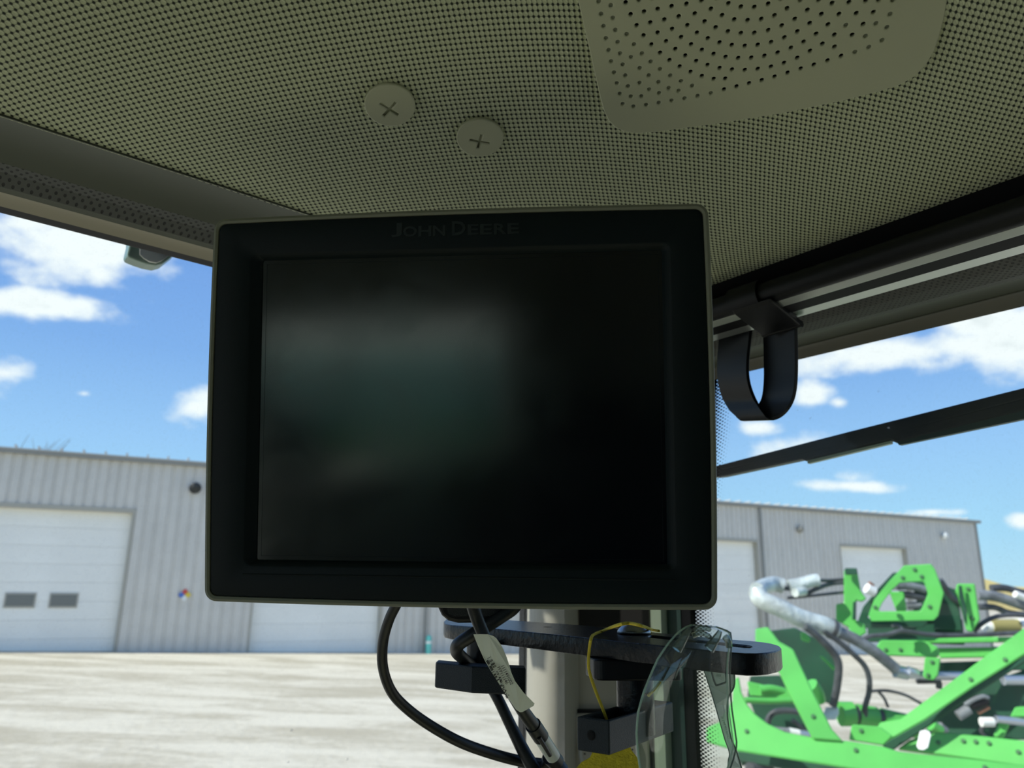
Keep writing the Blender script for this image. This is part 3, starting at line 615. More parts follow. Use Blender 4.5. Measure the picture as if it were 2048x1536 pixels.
# hoses, sleeves and pipes
hose('silver_sleeve', [(1514, 1183, 5.2), (1524, 1200, 5.15), (1560, 1216, 5.1), (1600, 1236, 5.1), (1645, 1250, 5.1), (1672, 1262, 5.1)], 36, 'wrap', 14)
hose('silver_sleeve', [(1514, 1180, 5.25), (1530, 1172, 5.4), (1548, 1168, 5.5), (1566, 1172, 5.5)], 30, 'wrap', 14)
hose('silver_sleeve', [(1578, 1172, 5.5), (1600, 1168, 5.5), (1622, 1162, 5.5), (1636, 1160, 5.5)], 25, 'wrap', 14)
hose('silver_sleeve', [(1590, 1185, 5.4), (1608, 1182, 5.45)], 18, 'wrap', 12)
hose('hose', [(1560, 1176, 5.52), (1580, 1178, 5.52), (1604, 1190, 5.5), (1632, 1178, 5.5), (1660, 1168, 5.6), (1690, 1164, 5.6)], 9)
hose('hose', [(1575, 1196, 5.55), (1620, 1192, 5.55), (1690, 1184, 5.6)], 6)
hose('hose', [(1630, 1160, 5.5), (1660, 1161, 5.6), (1692, 1158, 5.6)], 7)
hose('sleeved_hose', [(1668, 1262, 5.1), (1692, 1270, 5.1), (1716, 1282, 5.1), (1750, 1304, 5.1), (1792, 1338, 5.1)], 23, 'hosegrey', 14)
hose('hose_clamp', [(1660, 1256, 5.1), (1668, 1260, 5.1)], 40, 'hose', 14)
hose('hose', [(1610, 1254, 5.0), (1630, 1268, 5.0), (1660, 1298, 5.0), (1676, 1322, 5.0), (1677, 1350, 5.0), (1672, 1385, 5.0), (1666, 1412, 5.0)], 15)
hose('hose', [(1648, 1262, 5.05), (1680, 1285, 5.05), (1706, 1308, 5.05), (1728, 1330, 5.05), (1738, 1355, 5.05), (1738, 1385, 5.05), (1730, 1415, 5.05), (1731, 1444, 5.05)], 11)
hose('hose', [(1735, 1383, 5.1), (1765, 1381, 5.1), (1790, 1384, 5.1), (1815, 1392, 5.1), (1842, 1407, 5.1)], 6)
hose('hose', [(1756, 1382, 5.1), (1768, 1396, 5.1), (1776, 1414, 5.1)], 6)
hose('galvanised_pipe', [(1812, 1348, 5.15), (1860, 1351, 5.15), (1940, 1352, 5.15)], 17, 'pipe', 14)
hose('galvanised_pipe', [(2006, 1360, 5.15), (2080, 1360, 5.15)], 20, 'pipe', 14)
hose('pipe_coupling', [(1790, 1342, 5.15), (1814, 1347, 5.15)], 26, 'pipe', 12); hose('pipe_coupling', [(1816, 1342, 5.12), (1834, 1348, 5.12)], 20, 'pipe', 8)
hose('hose', [(1834, 1362, 5.2), (1874, 1362, 5.2), (1878, 1376, 5.2)], 12)
hose('hose', [(1720, 1282, 5.1), (1742, 1272, 5.1), (1775, 1269, 5.1), (1800, 1262, 5.1), (1822, 1264, 5.1), (1870, 1270, 5.1), (1950, 1270, 5.1), (2075, 1264, 5.1)], 9)
hose('hose', [(1784, 1252, 5.15), (1796, 1250, 5.15), (1806, 1260, 5.1)], 6)
hose('sleeved_hose', [(1954, 1190, 5.5), (1985, 1192, 5.5), (2015, 1200, 5.5), (2075, 1222, 5.5)], 20, 'hosegrey', 14)
hose('hose', [(1982, 1176, 5.7), (2010, 1176, 5.7), (2040, 1184, 5.7), (2075, 1190, 5.7)], 14)
hose('hose', [(1958, 1214, 5.5), (1990, 1215, 5.5), (2020, 1226, 5.5), (2075, 1232, 5.5)], 12)
hose('hose', [(1948, 1264, 5.2), (1960, 1250, 5.2), (1985, 1236, 5.2), (2015, 1230, 5.2), (2075, 1230, 5.2)], 9)
hose('hose', [(1880, 1160, 5.6), (1905, 1196, 5.6), (1925, 1210, 5.6)], 12)
hose('hose_bundle', [(1790, 1172, 5.6), (1820, 1172, 5.6), (1850, 1180, 5.6)], 16, 'hosegrey'); hose('hose_bundle', [(1800, 1188, 5.6), (1830, 1192, 5.6), (1856, 1198, 5.6)], 14, 'hose'); hose('hose_bundle', [(1812, 1212, 5.6), (1836, 1210, 5.6), (1860, 1204, 5.6)], 13, 'hosegrey')
hose('olive_tube', [(1982, 1252, 5.8), (2036, 1252, 5.8)], 26, 'wood', 14); hose('white_cap', [(2036, 1252, 5.8), (2060, 1252, 5.8)], 30, 'white', 14); hose('white_cap', [(1968, 1254, 5.8), (1982, 1254, 5.8)], 22, 'white', 14)
hose('white_cap', [(2030, 1188, 5.45), (2056, 1198, 5.45)], 14, 'white'); hose('white_fitting', [(1733, 1176, 5.1), (1748, 1184, 5.1)], 20, 'white'); hose('copper_fitting', [(1738, 1166, 5.15), (1746, 1172, 5.15)], 9, 'brass')
plate('valve_block', [(1651, 1414), (1677, 1414), (1678, 1428), (1672, 1440), (1650, 1440), (1646, 1432)], 5.0, 0.06, 'wrap')
hose('hose', [(1535, 1452, 5.0), (1538, 1436, 5.0), (1550, 1424, 5.0), (1575, 1421, 5.0), (1602, 1424, 5.0)], 12)
hose('grey_tube', [(1520, 1450, 4.9), (1545, 1460, 4.9), (1580, 1464, 4.9)], 15, 'hosegrey'); hose('tube_end', [(1578, 1463, 4.9), (1598, 1467, 4.9)], 15, 'white'); hose('grey_tube', [(1598, 1467, 4.9), (1626, 1472, 4.9)], 15, 'pipe')
hose('hose', [(1585, 1440, 5.0), (1600, 1452, 5.0), (1610, 1462, 5.0)], 9)
hose('loop_handle', [(1930, 1410, 5.0), (1950, 1398, 5.0), (1966, 1393, 5.0), (1976, 1396, 5.0)], 9, 'hosegrey'); hose('loop_handle', [(1944, 1414, 5.0), (1975, 1402, 5.0)], 13, 'black')
hose('dark_knob', [(1916, 1432, 5.0), (1938, 1418, 5.0)], 20, 'hosegrey'); hose('copper_fitting', [(1956, 1426, 5.0), (1978, 1414, 5.0)], 8, 'brass')
hose('white_cap', [(1962, 1444, 4.95), (1986, 1444, 4.95)], 18, 'white'); hose('hose', [(1968, 1450, 4.95), (1962, 1462, 4.95), (1974, 1476, 4.95)], 7); hose('galvanised_pipe', [(1992, 1438, 5.0), (2030, 1442, 5.0), (2080, 1448, 5.0)], 15, 'pipe')
hose('grey_tube', [(1862, 1450, 4.95), (1880, 1462, 4.95)], 22, 'green'); hose('dark_tube', [(1878, 1452, 5.0), (1890, 1462, 5.0)], 18, 'hosegrey')
# chassis carrying the boom, mostly below the frame
for (px_, d_) in ((1560, 4.9), (1780, 5.2), (2010, 5.0)):
    top = P(px_, 1560, d_); b = Vector((top.x, top.y, gz(top)))
    obj('support_leg', B().tube([b, top], 0.06, 10), M['greenshade'], bo)
    obj('foot', B().box(b + Z * 0.02, (0.15, 0, 0), (0, 0.15, 0), (0, 0, 0.02)), M['greenshade'], bo)
obj('cross_beam', B().tube([P(1540, 1562, 4.9), P(1780, 1566, 5.2), P(2040, 1562, 5.0)], 0.07, 10, smooth=1), M['greenshade'], bo)
hose('clutter_pipe', [(1500, 1540, 4.9), (1560, 1528, 5.0), (1640, 1545, 5.0), (1760, 1552, 5.1)], 30, 'hose')
hose('clutter_pipe', [(1480, 1520, 5.1), (1540, 1512, 5.1), (1600, 1530, 5.1)], 22, 'greenshade'); hose('white_cap', [(1549, 1526, 4.9), (1558, 1538, 4.9)], 14, 'white')

# second machine parked behind on the left: out of frame, mirrored in the dark display
pk = far(-160, 9.0, 0); pk.z = gz(pk); pa2 = math.radians(-70); PX = Vector((math.sin(pa2), math.cos(pa2), 0)); PY = Vector((-PX.y, PX.x, 0))
pm = empty('parked_machine', pk, 'green field machine parked behind on the left, outside the frame', 'farm machine')
obj('tank', B().box(pk + Z * 1.25, PX * 2.6, PY * 0.8, Z * 0.62), M['tank'], pm, bevel=0.16, seg=4)
obj('tank_strap', B().box(pk + Z * 1.25 + PX * 0.8, PX * 0.06, PY * 0.83, Z * 0.65), M['greenshade'], pm, bevel=0.02)
obj('tank_strap', B().box(pk + Z * 1.25 - PX * 0.8, PX * 0.06, PY * 0.83, Z * 0.65), M['greenshade'], pm, bevel=0.02)
obj('side_rail', B().box(pk + Z * 0.95, PX * 2.8, PY * 0.95, Z * 0.10), M['green'], pm, bevel=0.03)
obj('chassis', B().box(pk + Z * 0.75, PX * 2.7, PY * 0.4, Z * 0.12), M['greenshade'], pm, bevel=0.02)
for sx in (-1.7, 1.7):
    for sy in (-0.95, 0.95): obj('wheel', B().lathe(pk + PX * sx + PY * (sy - 0.2) + Z * 0.72, PY, [(0.3, 0), (0.68, 0.02), (0.72, 0.08), (0.72, 0.32), (0.68, 0.38), (0.3, 0.4)], 24), M['black'], pm, smooth=True)

# ================================================================== CAB SHELL
GL_V, GL_U = 0.66, 0.72
def cz(u, v):
    q = (max(0, v / 0.509) ** 3 + max(0, u / 0.551) ** 3) ** (1 / 3); q = max(q, 0)
    s_ = max(0.0, 1 - q); s_ = s_ if s_ < 0.72 else 0.72 + 0.15 * (1 - math.exp(-(s_ - 0.72) / 0.15))
    return 0.27 + 0.065 * s_ + 0.165 * s_ * s_
# weave lattice measured on the cloth: least-squares quadratic map (u,v) -> stitches
SMP = [((10, 15), (12.3, -3.2), (8.8, 12.4)), ((350, 137), (10.5, -3.1), (5.4, 10)), ((450, 317), (9.5, -1.8), (4.6, 7.6)), ((750, 77), (10.1, -1.8), (3.4, 10.3)), ((1050, 77), (9.8, .25), (2, 9.9)),
       ((1150, 347), (8.7, .8), (1.3, 7.3)), ((1550, 337), (9, 1.4), (-.7, 8.1)), ((1970, 137), (10.9, 2), (-3.4, 11)), ((650, 367), (8.9, -1.8), (3.7, 6.7))]
import numpy as np
def on_head(px, py):
    r = ray(px, py); w = 0.29
    for _ in range(60):
        q = r * (w / r.z); w = 0.5 * w + 0.5 * cz(q.dot(U), q.dot(V))
    q = r * (w / r.z); return q.dot(U), q.dot(V), w
def basis(u, v): return np.array([u, v, u * u, u * v, v * v, u ** 3, u * u * v, u * v * v, v ** 3])
def grad(u, v): return np.array([[1, 0], [0, 1], [2 * u, 0], [v, u], [0, 2 * v], [3 * u * u, 0], [2 * u * v, u * u], [v * v, 2 * u * v], [0, 3 * v * v]])
A, r1, r2 = [], [], []
for p, a, b_ in SMP:
    u0, v0, _ = on_head(*p)
    for w_, t1, t2 in ((a, 1, 0), (b_, 0, 1)):
        q1 = on_head(p[0] + w_[0], p[1] + w_[1]); q0 = on_head(p[0] - w_[0], p[1] - w_[1])
        dv = np.array([(q1[0] - q0[0]) / 2, (q1[1] - q0[1]) / 2]); row = grad(u0, v0) @ dv; A.append(row); r1.append(t1); r2.append(t2)
for u0, v0 in ((0.0, 0.0), (0.2, 0.0), (0.4, 0.0), (0.0, 0.2), (0.25, 0.12), (0.55, 0.0), (0.4, -0.08)):       # overhead, out of frame
    for dv, t1, t2 in (((0.0026, -0.0019), 1, 0), ((0.0030, 0.0030), 0, 1)): A.append((grad(u0, v0) @ np.array(dv)) * 0.35); r1.append(t1 * 0.35); r2.append(t2 * 0.35)
A = np.array(A); reg = np.diag([0, 0, 1, 1, 1, 2.5, 2.5, 2.5, 2.5]) * 1e-4
A2 = np.vstack([A, reg]); cs = np.linalg.lstsq(A2, np.array(r1 + [0] * 9), rcond=None)[0]; ct = np.linalg.lstsq(A2, np.array(r2 + [0] * 9), rcond=None)[0]
def uvof(u, v):      # beyond the measured area the cloth runs on straight
    uc = max(-0.03, min(0.60, u)); vc = max(0.0, min(0.56, v)); b_ = basis(uc, vc); d_ = grad(uc, vc) @ np.array([u - uc, v - vc])
    return float(cs @ (b_ + d_)), float(ct @ (b_ + d_))
RU = (-0.95, 0.556); RV = (-1.0, 0.511)
hl = B(); nu, nv = 80, 80
for i in range(nu + 1):
    for j in range(nv + 1):
        u = RU[0] + (RU[1] - RU[0]) * i / nu; v = RV[0] + (RV[1] - RV[0]) * j / nv; hl.v.append(C(u, v, cz(u, v)))
for i in range(nu):
    for j in range(nv): a = i * (nv + 1) + j; hl.f.append((a, a + 1, a + nv + 2, a + nv + 1))
def uvh(p):
    q = p - E0; return uvof(q.dot(U), q.dot(V))
o = obj('ceiling', hl, M['weave'], smooth='all', uv=uvh, origin=tuple(E0)); tag(o, kind='structure')
# roof above
o = obj('ceiling_roof_shell', B().box(C(-0.1, -0.15, 0.53), U * 0.90, V * 0.88, Z * 0.055), M['shell'], bevel=0.03); tag(o, kind='structure')
for nm, b_ in (('trim_5', B().box(C(-0.115, 0.625, 0.38), U * 0.835, V * 0.037, Z * 0.098)), ('trim_6', B().box(C(0.675, -0.17, 0.38), U * 0.045, V * 0.83, Z * 0.098))):
    tag(obj(nm, b_, M['shell']), kind='structure')
# left (u-running) trims: profile in (v, w)
def prof_left(name, prof, m, u0=-0.95, u1=0.60, smooth=False, uv=None):
    o = obj(name, B().extrude_profile(prof, E0, V, Z, U, u0, u1), M[m], smooth=smooth, uv=uv); return tag(o, kind='structure')
def arc(p0, p1, bulge, n=8):    # curved run between two profile points
    p0 = Vector(p0); p1 = Vector(p1); d = p1 - p0; nn = Vector((-d.y, d.x)); return [tuple(p0 + d * (i / n) + nn * (4 * bulge * (i / n) * (1 - i / n))) for i in range(n + 1)]
uvl = lambda p: ((p - E0).dot(U), (p - E0).dot(V) * 0.9 + (p - E0).z)
uvr = lambda p: ((p - E0).dot(V), (p - E0).dot(U) * 0.9 + (p - E0).z)
prof_left('trim_1', arc((0.507, 0.2688), (0.566, 0.2665), 0.12) + [(0.60, 0.285), (0.515, 0.292)], 'trimdark', smooth=True)
prof_left('trim_2', [(0.566, 0.2665), (0.577, 0.2650), (0.585, 0.262), (0.590, 0.2600), (0.60, 0.285), (0.57, 0.285)], 'perf', uv=uvl)
prof_left('trim_3', arc((0.587, 0.2615), (0.615, 0.2670), 0.14, 5) + [(0.617, 0.290), (0.59, 0.290)], 'trimdark', smooth=True)
prof_left('trim_4', arc((0.614, 0.2675), (0.647, 0.2695), 0.22, 8) + [(0.652, 0.282), (0.61, 0.290)], 'ledge', smooth=True)
prof_left('baseboard_seal', [(0.646, 0.2705), (0.662, 0.2705), (0.664, 0.29), (0.646, 0.29)], 'black')
# right (v-running) trims: profile in (u, w)
def prof_right(name, prof, m, v0=-1.0, v1=0.56, smooth=False, uv=None):
    o = obj(name, B().extrude_profile(prof, E0, U, Z, V, v0, v1), M[m], smooth=smooth, uv=uv); return tag(o, kind='structure')
prof_right('trim_7', [(0.548, 0.2695), (0.562, 0.2610), (0.575, 0.262), (0.60, 0.292), (0.56, 0.295)], 'black')
prof_right('trim_8', [(0.565, 0.262), (0.60, 0.2450), (0.625, 0.2440), (0.64, 0.29), (0.57, 0.29)], 'trimdark')
prof_right('trim_9', [(0.618, 0.2430), (0.632, 0.2400), (0.650, 0.2385), (0.664, 0.2410), (0.67, 0.285), (0.62, 0.285)], 'perf2', uv=uvr)
prof_right('trim_10', arc((0.662, 0.2410), (0.692, 0.2395), 0.10, 6) + [(0.70, 0.28), (0.66, 0.28)], 'trimdark', smooth=True)
prof_right('trim_11', arc((0.690, 0.2395), (0.716, 0.2345), 0.22, 8) + [(0.728, 0.245), (0.728, 0.28), (0.70, 0.28)], 'trimgrey', smooth=True)

# window panes
def pane(name, u0, u1, v0, v1, w0, w1, m, uv=None):
    c = C((u0 + u1) / 2, (v0 + v1) / 2, (w0 + w1) / 2)
    b_ = B().add([C(u0, v0, w0), C(u1, v1, w0), C(u1, v1, w1), C(u0, v0, w1)], [(0, 1, 2, 3)])
    o = obj(name, b_, M[m], uv=uv, origin=tuple(E0)); return tag(o, kind='structure')
pane('window_1', -0.95, 0.60, GL_V, GL_V, -1.15, 0.285, 'glass')
rA = onu(1392, 1300, GL_U) - E0; vA = rA.dot(V); rB = onu(1440, 800, GL_U) - E0; vB = rB.dot(V)
def uvf(p):
    q = p - E0; w = q.z; lim = vA + (vB - vA) * max(0, min(1, (w - rA.z) / (rB.z - rA.z))) ** 2
    return (lim - q.dot(V), w)
fb = B(); nn_ = 16
for i in range(nn_ + 1):
    w = -1.15 + (0.25 + 1.15) * i / nn_
    fb.v += [C(GL_U, -1.0, w), C(GL_U, 0.30, w), C(GL_U, 0.62, w)]
for i in range(nn_):
    a = i * 3; fb.f += [(a, a + 1, a + 4, a + 3), (a + 1, a + 2, a + 5, a + 4)]
tag(obj('window_2', fb, M['glassfrit'], uv=uvf, origin=tuple(E0)), kind='structure')
pane('window_3', -0.95, -0.95, -0.70, -0.02, -0.24, 0.12, 'glass')
pane('window_4', -0.95, -0.95, 0.04, 0.60, -1.05, 0.26, 'glass')
# rear and far-side shell of the cab
def shell(name, u0, u1, v0, v1, w0, w1, m='pillar'):
    return tag(obj(name, B().box(C((u0 + u1) / 2, (v0 + v1) / 2, (w0 + w1) / 2), U * (u1 - u0) / 2, V * (v1 - v0) / 2, Z * (w1 - w0) / 2), M[m], bevel=0.004), kind='structure')
shell('wall_left_header', -0.97, -0.93, -1.0, 0.01, 0.12, 0.49); shell('wall_left_front_header', -0.97, -0.93, 0.01, 0.66, 0.26, 0.49); shell('wall_left_post', -0.98, -0.92, -1.02, -0.70, -1.15, 0.13)
shell('wall_left_middle_post', -0.98, -0.92, -0.03, 0.04, -1.15, 0.30); shell('wall_left_front_post', -0.98, -0.92, 0.58, 0.68, -1.15, 0.30)
shell('wall_left_sill', -0.98, -0.93, -1.0, 0.0, -1.30, -0.24); shell('wall_left_front_sill', -0.98, -0.93, 0.0, 0.66, -1.30, -1.05)
shell('wall_rear', -1.0, 0.73, -1.03, -0.99, -1.3, 0.49)  # unseen rear wall, closed to darken what faces it
shell('wall_right_sill', 0.70, 0.74, -1.0, 0.66, -1.30, -0.34); shell('wall_front_sill', -0.98, 0.74, 0.645, 0.68, -1.30, -0.34)  # unseen sills, raised to block steep light off the ground
shell('floor', -1.0, 0.74, -1.04, 0.68, -1.38, -1.30, 'floor')
bs = empty('chassis', (C(-.1, -.2, 0).x, C(-.1, -.2, 0).y, gz(C(-.1, -.2, 0))), 'green chassis under the cab floor, below the frame', 'chassis')
b0 = C(-.1, -.2, 0); b0.z = 0
obj('chassis_block', B().box(Vector((b0.x, b0.y, (gz(b0) + EYE_H - 1.38) / 2)), U * 0.55, V * 0.6, Z * ((EYE_H - 1.38 - gz(b0)) / 2)), M['greenshade'], bs, bevel=0.02)
# seat behind the camera
se = empty('operator_seat', C(-0.35, -0.45, -1.30), 'black operator seat behind the viewpoint', 'seat')
obj('seat_base', B().box(C(-0.35, -0.45, -1.10), U * 0.18, V * 0.18, Z * 0.20), M['blackpl'], se, bevel=0.02)
obj('cushion', B().box(C(-0.35, -0.45, -0.83), U * 0.25, V * 0.25, Z * 0.07), M['seat'], se, bevel=0.05, seg=4)
dd_ = (U + V).normalized(); ee_ = (U - V).normalized()
obj('backrest', B().box(C(-0.53, -0.66, -0.42), ee_ * 0.22, dd_ * 0.05, Z * 0.36), M['seat'], se, bevel=0.045, seg=4)

# corner pillar, vertical; plan points are read at y = 1300
def plan(px, d, py=1300): q = P(px, py, d); return Vector((q.x, q.y, 0))
def upright(name, pts, w0, w1, m, smooth=False, bevel=0, parent=None):
    base = [Vector((p.x, p.y, EYE_H + w0)) for p in pts]; return obj(name, B().prism(base, Z * (w1 - w0)), M[m], parent, smooth=smooth, bevel=bevel)
tp_ = 0.272
pl_ = [plan(a_, b_) for a_, b_ in ((1054, .885), (1060, .868), (1072, .857), (1090, .850), (1106, .847), (1118, .849), (1130, .854), (1142, .863), (1151, .873), (1157, .8805), (1302, .884), (1306, .95), (1060, .95))]
tag(upright('wall_corner_pillar', pl_, -1.3, tp_, 'pillar', smooth=True), kind='structure')
tag(upright('wall_corner_seal', [plan(1038, 0.90), plan(1048, 0.895), plan(1048, 0.93), plan(1038, 0.93)], -1.3, tp_, 'black'), kind='structure')
tag(upright('wall_corner_seal_lip', [plan(1048, 0.91), plan(1052, 0.91), plan(1052, 0.93), plan(1048, 0.93)], -1.3, tp_, 'trimgrey'), kind='structure')
tag(upright('wall_corner_gap', [plan(1051, 0.893), plan(1055, 0.89), plan(1055, 0.93), plan(1051, 0.93)], -1.3, tp_, 'black'), kind='structure')
tag(upright('wall_corner_strip', [plan(1303, 0.868), plan(1310, 0.855), plan(1324, 0.852), plan(1336, 0.862), plan(1337, 0.95), plan(1303, 0.95)], -1.3, tp_, 'strip', smooth=True), kind='structure')
tag(upright('wall_corner_door_post', [plan(1336, 0.866), plan(1364, 0.858), plan(1366, 0.93), plan(1337, 0.95)], -1.3, 0.245, 'stripdk'), kind='structure')
tag(upright('wall_corner_door_seal', [plan(1363, 0.86), plan(1384, 0.85), plan(1388, 0.9), plan(1366, 0.94)], -1.3, 0.245, 'black'), kind='structure')
# black slab for the darkness of the pillar recess behind the bar, and the speaker panel below
pn = (plan(1302, 0.884) - plan(1157, 0.8805)).normalized(); pf = Vector((pn.y, -pn.x, 0))      # along the face, and towards the viewer
if pf.dot(-plan(1240, 1)) < 0: pf = -pf
o0 = plan(1157, 0.8805); o0.z = EYE_H
def onface(px, py, off=0.0):
    r = ray(px, py); k = ((o0 + pf * off - E0).dot(pf)) / r.dot(pf); q = E0 + r * k; return ((q - o0).dot(pn), q.z - EYE_H)
def FQ(a, w, off): return o0 + pn * a + Z * w + pf * off
x0, w0 = onface(1157, 1254); x1, _ = onface(1298, 1254)
x0 = max(x0, 0.001)
tag(obj('wall_corner_recess_dark', B().prism([FQ(x0, w0, 0.0), FQ(x1, w0, 0.0), FQ(x1, 0.26, 0.0), FQ(x0, 0.26, 0.0)], pf * 0.0025), M['hole']), kind='structure')
# speaker in the pillar
sa_, sw_ = onface(1126, 1427, 0.008); sb_, _ = onface(1298, 1427, 0.008)
sp_ = empty('pillar_speaker', FQ((sa_ + sb_) / 2, sw_ - 0.06, 0.0), 'round perforated speaker in a taupe panel at the foot of the pillar', 'speaker')
obj('panel', B().prism([FQ(a, w, 0.0) for a, w in rrect(sa_, sw_ - 0.16, sb_, sw_, 0.010)], pf * 0.008), M['pillar'], sp_, bevel=0.003, seg=3)
obj('gap', B().prism([FQ(a, w, 0.0) for a, w in rrect(sa_ - 0.005, sw_ - 0.165, sb_ + 0.004, sw_ + 0.004, 0.013)], pf * 0.0045), M['hole'], sp_)
ca, cw = onface(1217, 1503, 0.010); rl, _ = onface(1157, 1503, 0.010); rad_ = ca - rl
obj('ring', B().lathe(FQ(ca, cw, 0.0075), pf, [(rad_, 0), (rad_, 0.003), (rad_ - 0.0012, 0.0045), (rad_ - 0.004, 0.0035), (rad_ - 0.0045, 0.001)], 48), M['ring'], sp_, smooth=True)
hs = []
for rr_, n, hr in ((rad_ * 0.80, 22, 0.0011), (rad_ * 0.60, 11, 0.0024), (rad_ * 0.36, 7, 0.0024), (0.0001, 1, 0.0024)):
    for i in range(n): a = 2 * math.pi * (i + 0.3) / n; hs.append(circle(rr_ * math.cos(a), rr_ * math.sin(a), hr, 10)[::-1])
curve_mesh('grille', [circle(0, 0, rad_ - 0.004, 40)] + hs, FQ(ca, cw, 0.0105), pn, Z, 0.001, 0, M['pillar'], sp_)
obj('cone', B().lathe(FQ(ca, cw, 0.0085), pf, [(rad_ - 0.005, 0), (rad_ - 0.005, 0.0004)], 24), M['hole'], sp_)

# ---- speaker grille in the headliner
def head_frame(px, py):
    u, v, w = on_head(px, py); e_ = 0.004; p = C(u, v, w)
    tu = (C(u + e_, v, cz(u + e_, v)) - C(u - e_, v, cz(u - e_, v))).normalized(); tv = (C(u, v + e_, cz(u, v + e_)) - C(u, v - e_, cz(u, v - e_))).normalized()
    n = tu.cross(tv).normalized()
    if n.z > 0: n = -n
    return p, n
gp0, gn = head_frame(1430, 130)
gn = (gn + (E0 - gp0).normalized() * 0.16).normalized(); gp0 = gp0 + gn * 0.0105
gx = (U - V); gx = (gx - gn * gx.dot(gn)).normalized(); gy = gx.cross(gn); 
def GP(px, py): r = ray(px, py); q = E0 + r * ((gp0 - E0).dot(gn) / r.dot(gn)) - gp0; return (q.dot(gx), q.dot(gy))
def GQ(a, b_, off=0.0): return gp0 + gx * a + gy * b_ - gn * off      # off: depth behind the face
cg = (0.0, 0.0)
def rel(p): return (p[0] - cg[0], p[1] - cg[1])
outl = [(1152, -40), (1158, 0), (1166, 35), (1182, 104), (1193, 155), (1203, 198), (1210, 222), (1219, 241), (1232, 254), (1250, 262), (1275, 265), (1310, 263), (1420, 248), (1560, 226), (1680, 201), (1760, 181), (1800, 168),
        (1828, 152), (1850, 130), (1866, 102), (1877, 70), (1886, 35), (1892, 0), (1898, -50), (1905, -160), (1860, -215), (1150, -215), (1132, -160)]
B1 = [(519,32),(655,5),(788,-15),(570,152),(707,125),(847,98),(989,69),(1142,46),(1296,12),(631,265),(771,237),(915,206),(1063,173),(1227,145),(1393,97),(1455,-15),(702,368),(846,340),(995,302),(1151,264),(1328,225),(1507,162),(1572,40),(1700,75),(1838,78),(1979,45),(782,462),(932,428),(1087,386),(1250,340),(1441,287),(1632,205),(1768,213),(1909,200),(2045,163),(872,546),(1028,507),(1189,460),(1361,398),(1567,327),(1700,345),(1838,342),(1979,315),(968,621),(1130,574),(1300,516),(1481,441),(1606,467),(1739,475),(1873,465),(2010,437),(1073,686),(1241,630),(1419,558),(1543,588),(1672,600),(1806,596),(1941,577),(1184,740),(1358,671),(1482,702),(1609,717),(1741,722),(1873,711),(2008,688),(1300,783),(1421,813),(1539,811),(1527,920),(1655,890),(1784,858),(1913,826)]
G1 = [(243,15),(367,55),(268,143),(388,183),(292,268),(413,308),(317,392),(437,430),(530,350),(604,454),(344,512),(463,547),(573,585),(686,547),(371,628),(489,661),(663,697),(776,632),(400,742),(516,773),(756,772),(872,708),(429,852),(543,882),(662,848),(855,840),(976,773),(459,960),(572,987),(680,985),(759,916),(862,953),(960,901),(1061,928),(1086,830),(1200,878),(488,1064),(599,1091),(729,1073),(858,1052),(989,1030),(1122,1006),(1256,981),(1391,953)]
B2 = [(380,92),(317,-10),(518,5),(590,108),(706,5),(733,150),(842,38),(1015,28),(1187,12),(1320,5),(1465,8),(913,150),(1090,142),(1265,130),(326,268),(461,200),(613,243),(800,257),(1160,253),(353,390),(486,328),(678,353),(866,362),(1048,363),(285,545),(420,495),(551,433),(744,453),(867,485),(350,650),(485,598),(616,527),(386,750),(521,708),(656,668),(795,625),(935,578),(253,790)]
G2 = [(983,258),(1437,145),(1292,240),(1404,280),(1183,370),(1354,412),(1218,482),(1076,533)]
hb = [(1150 + x / 5.12, y / 5.12 - 1) for x, y in B1] + [(1500 + x / 5.12, y / 5.12 - 1) for x, y in B2]
hg = [(1150 + x / 5.12, y / 5.12) for x, y in G1] + [(1500 + x / 5.12, y / 5.12) for x, y in G2]
for r_ in range(6):
    for k in range(20): hb.append((1215 + 28 * k + (14 if r_ % 2 else 0) + 10, -32 - 27 * r_))
gsp = empty('ceiling_speaker', GQ(0, 0, 0.008), 'olive grey perforated speaker cover on the woven ceiling', 'speaker')
hr = (Vector(GP(1406, 120)) - Vector(GP(1392.5, 120))).length / 2
holes = [circle(*rel(GP(*h)), hr, 12)[::-1] for h in hb + hg]
curve_mesh('grille_plate', [[rel(GP(*p)) for p in outl]] + holes, GQ(0, 0, 0.0012), gx, gy, 0.0006, 0.0007, M['grille'], gsp)
def gpoly(pts, z0, z1, m, name): obj(name, B().prism([GQ(*GP(*p), z0) for p in pts], gn * (z0 - z1)), M[m], gsp)
def shrink(pts, k): cx_ = sum(p[0] for p in pts) / len(pts); cy_ = sum(p[1] for p in pts) / len(pts); return [(cx_ + (p[0] - cx_) * k, cy_ + (p[1] - cy_) * k) for p in pts]
gpoly([(1160, -200), (1166, 0), (1212, 220), (1240, 252), (1290, 258), (1440, 238), (1540, 222), (1790, 160), (1850, 120), (1880, 0), (1880, -200)], 0.009, 0.0095, 'hole', 'backing')
o = B()
for h in hg: obj('blind_plug', B().lathe(GQ(*GP(*h), 0.0019), gn, [(hr * 1.15, 0), (hr * 1.15, 0.0004)], 10), M['blind'], gsp)
# skirt wall of the cover
sk = B(); n = len(outl)
for p in outl: q = GP(*p); sk.v += [GQ(q[0], q[1], 0.0008), GQ(q[0], q[1], 0.022)]
for i in range(n): j = (i + 1) % n; sk.f.append((2 * i, 2 * j, 2 * j + 1, 2 * i + 1))
obj('skirt', sk, M['grille'], gsp, smooth=True)

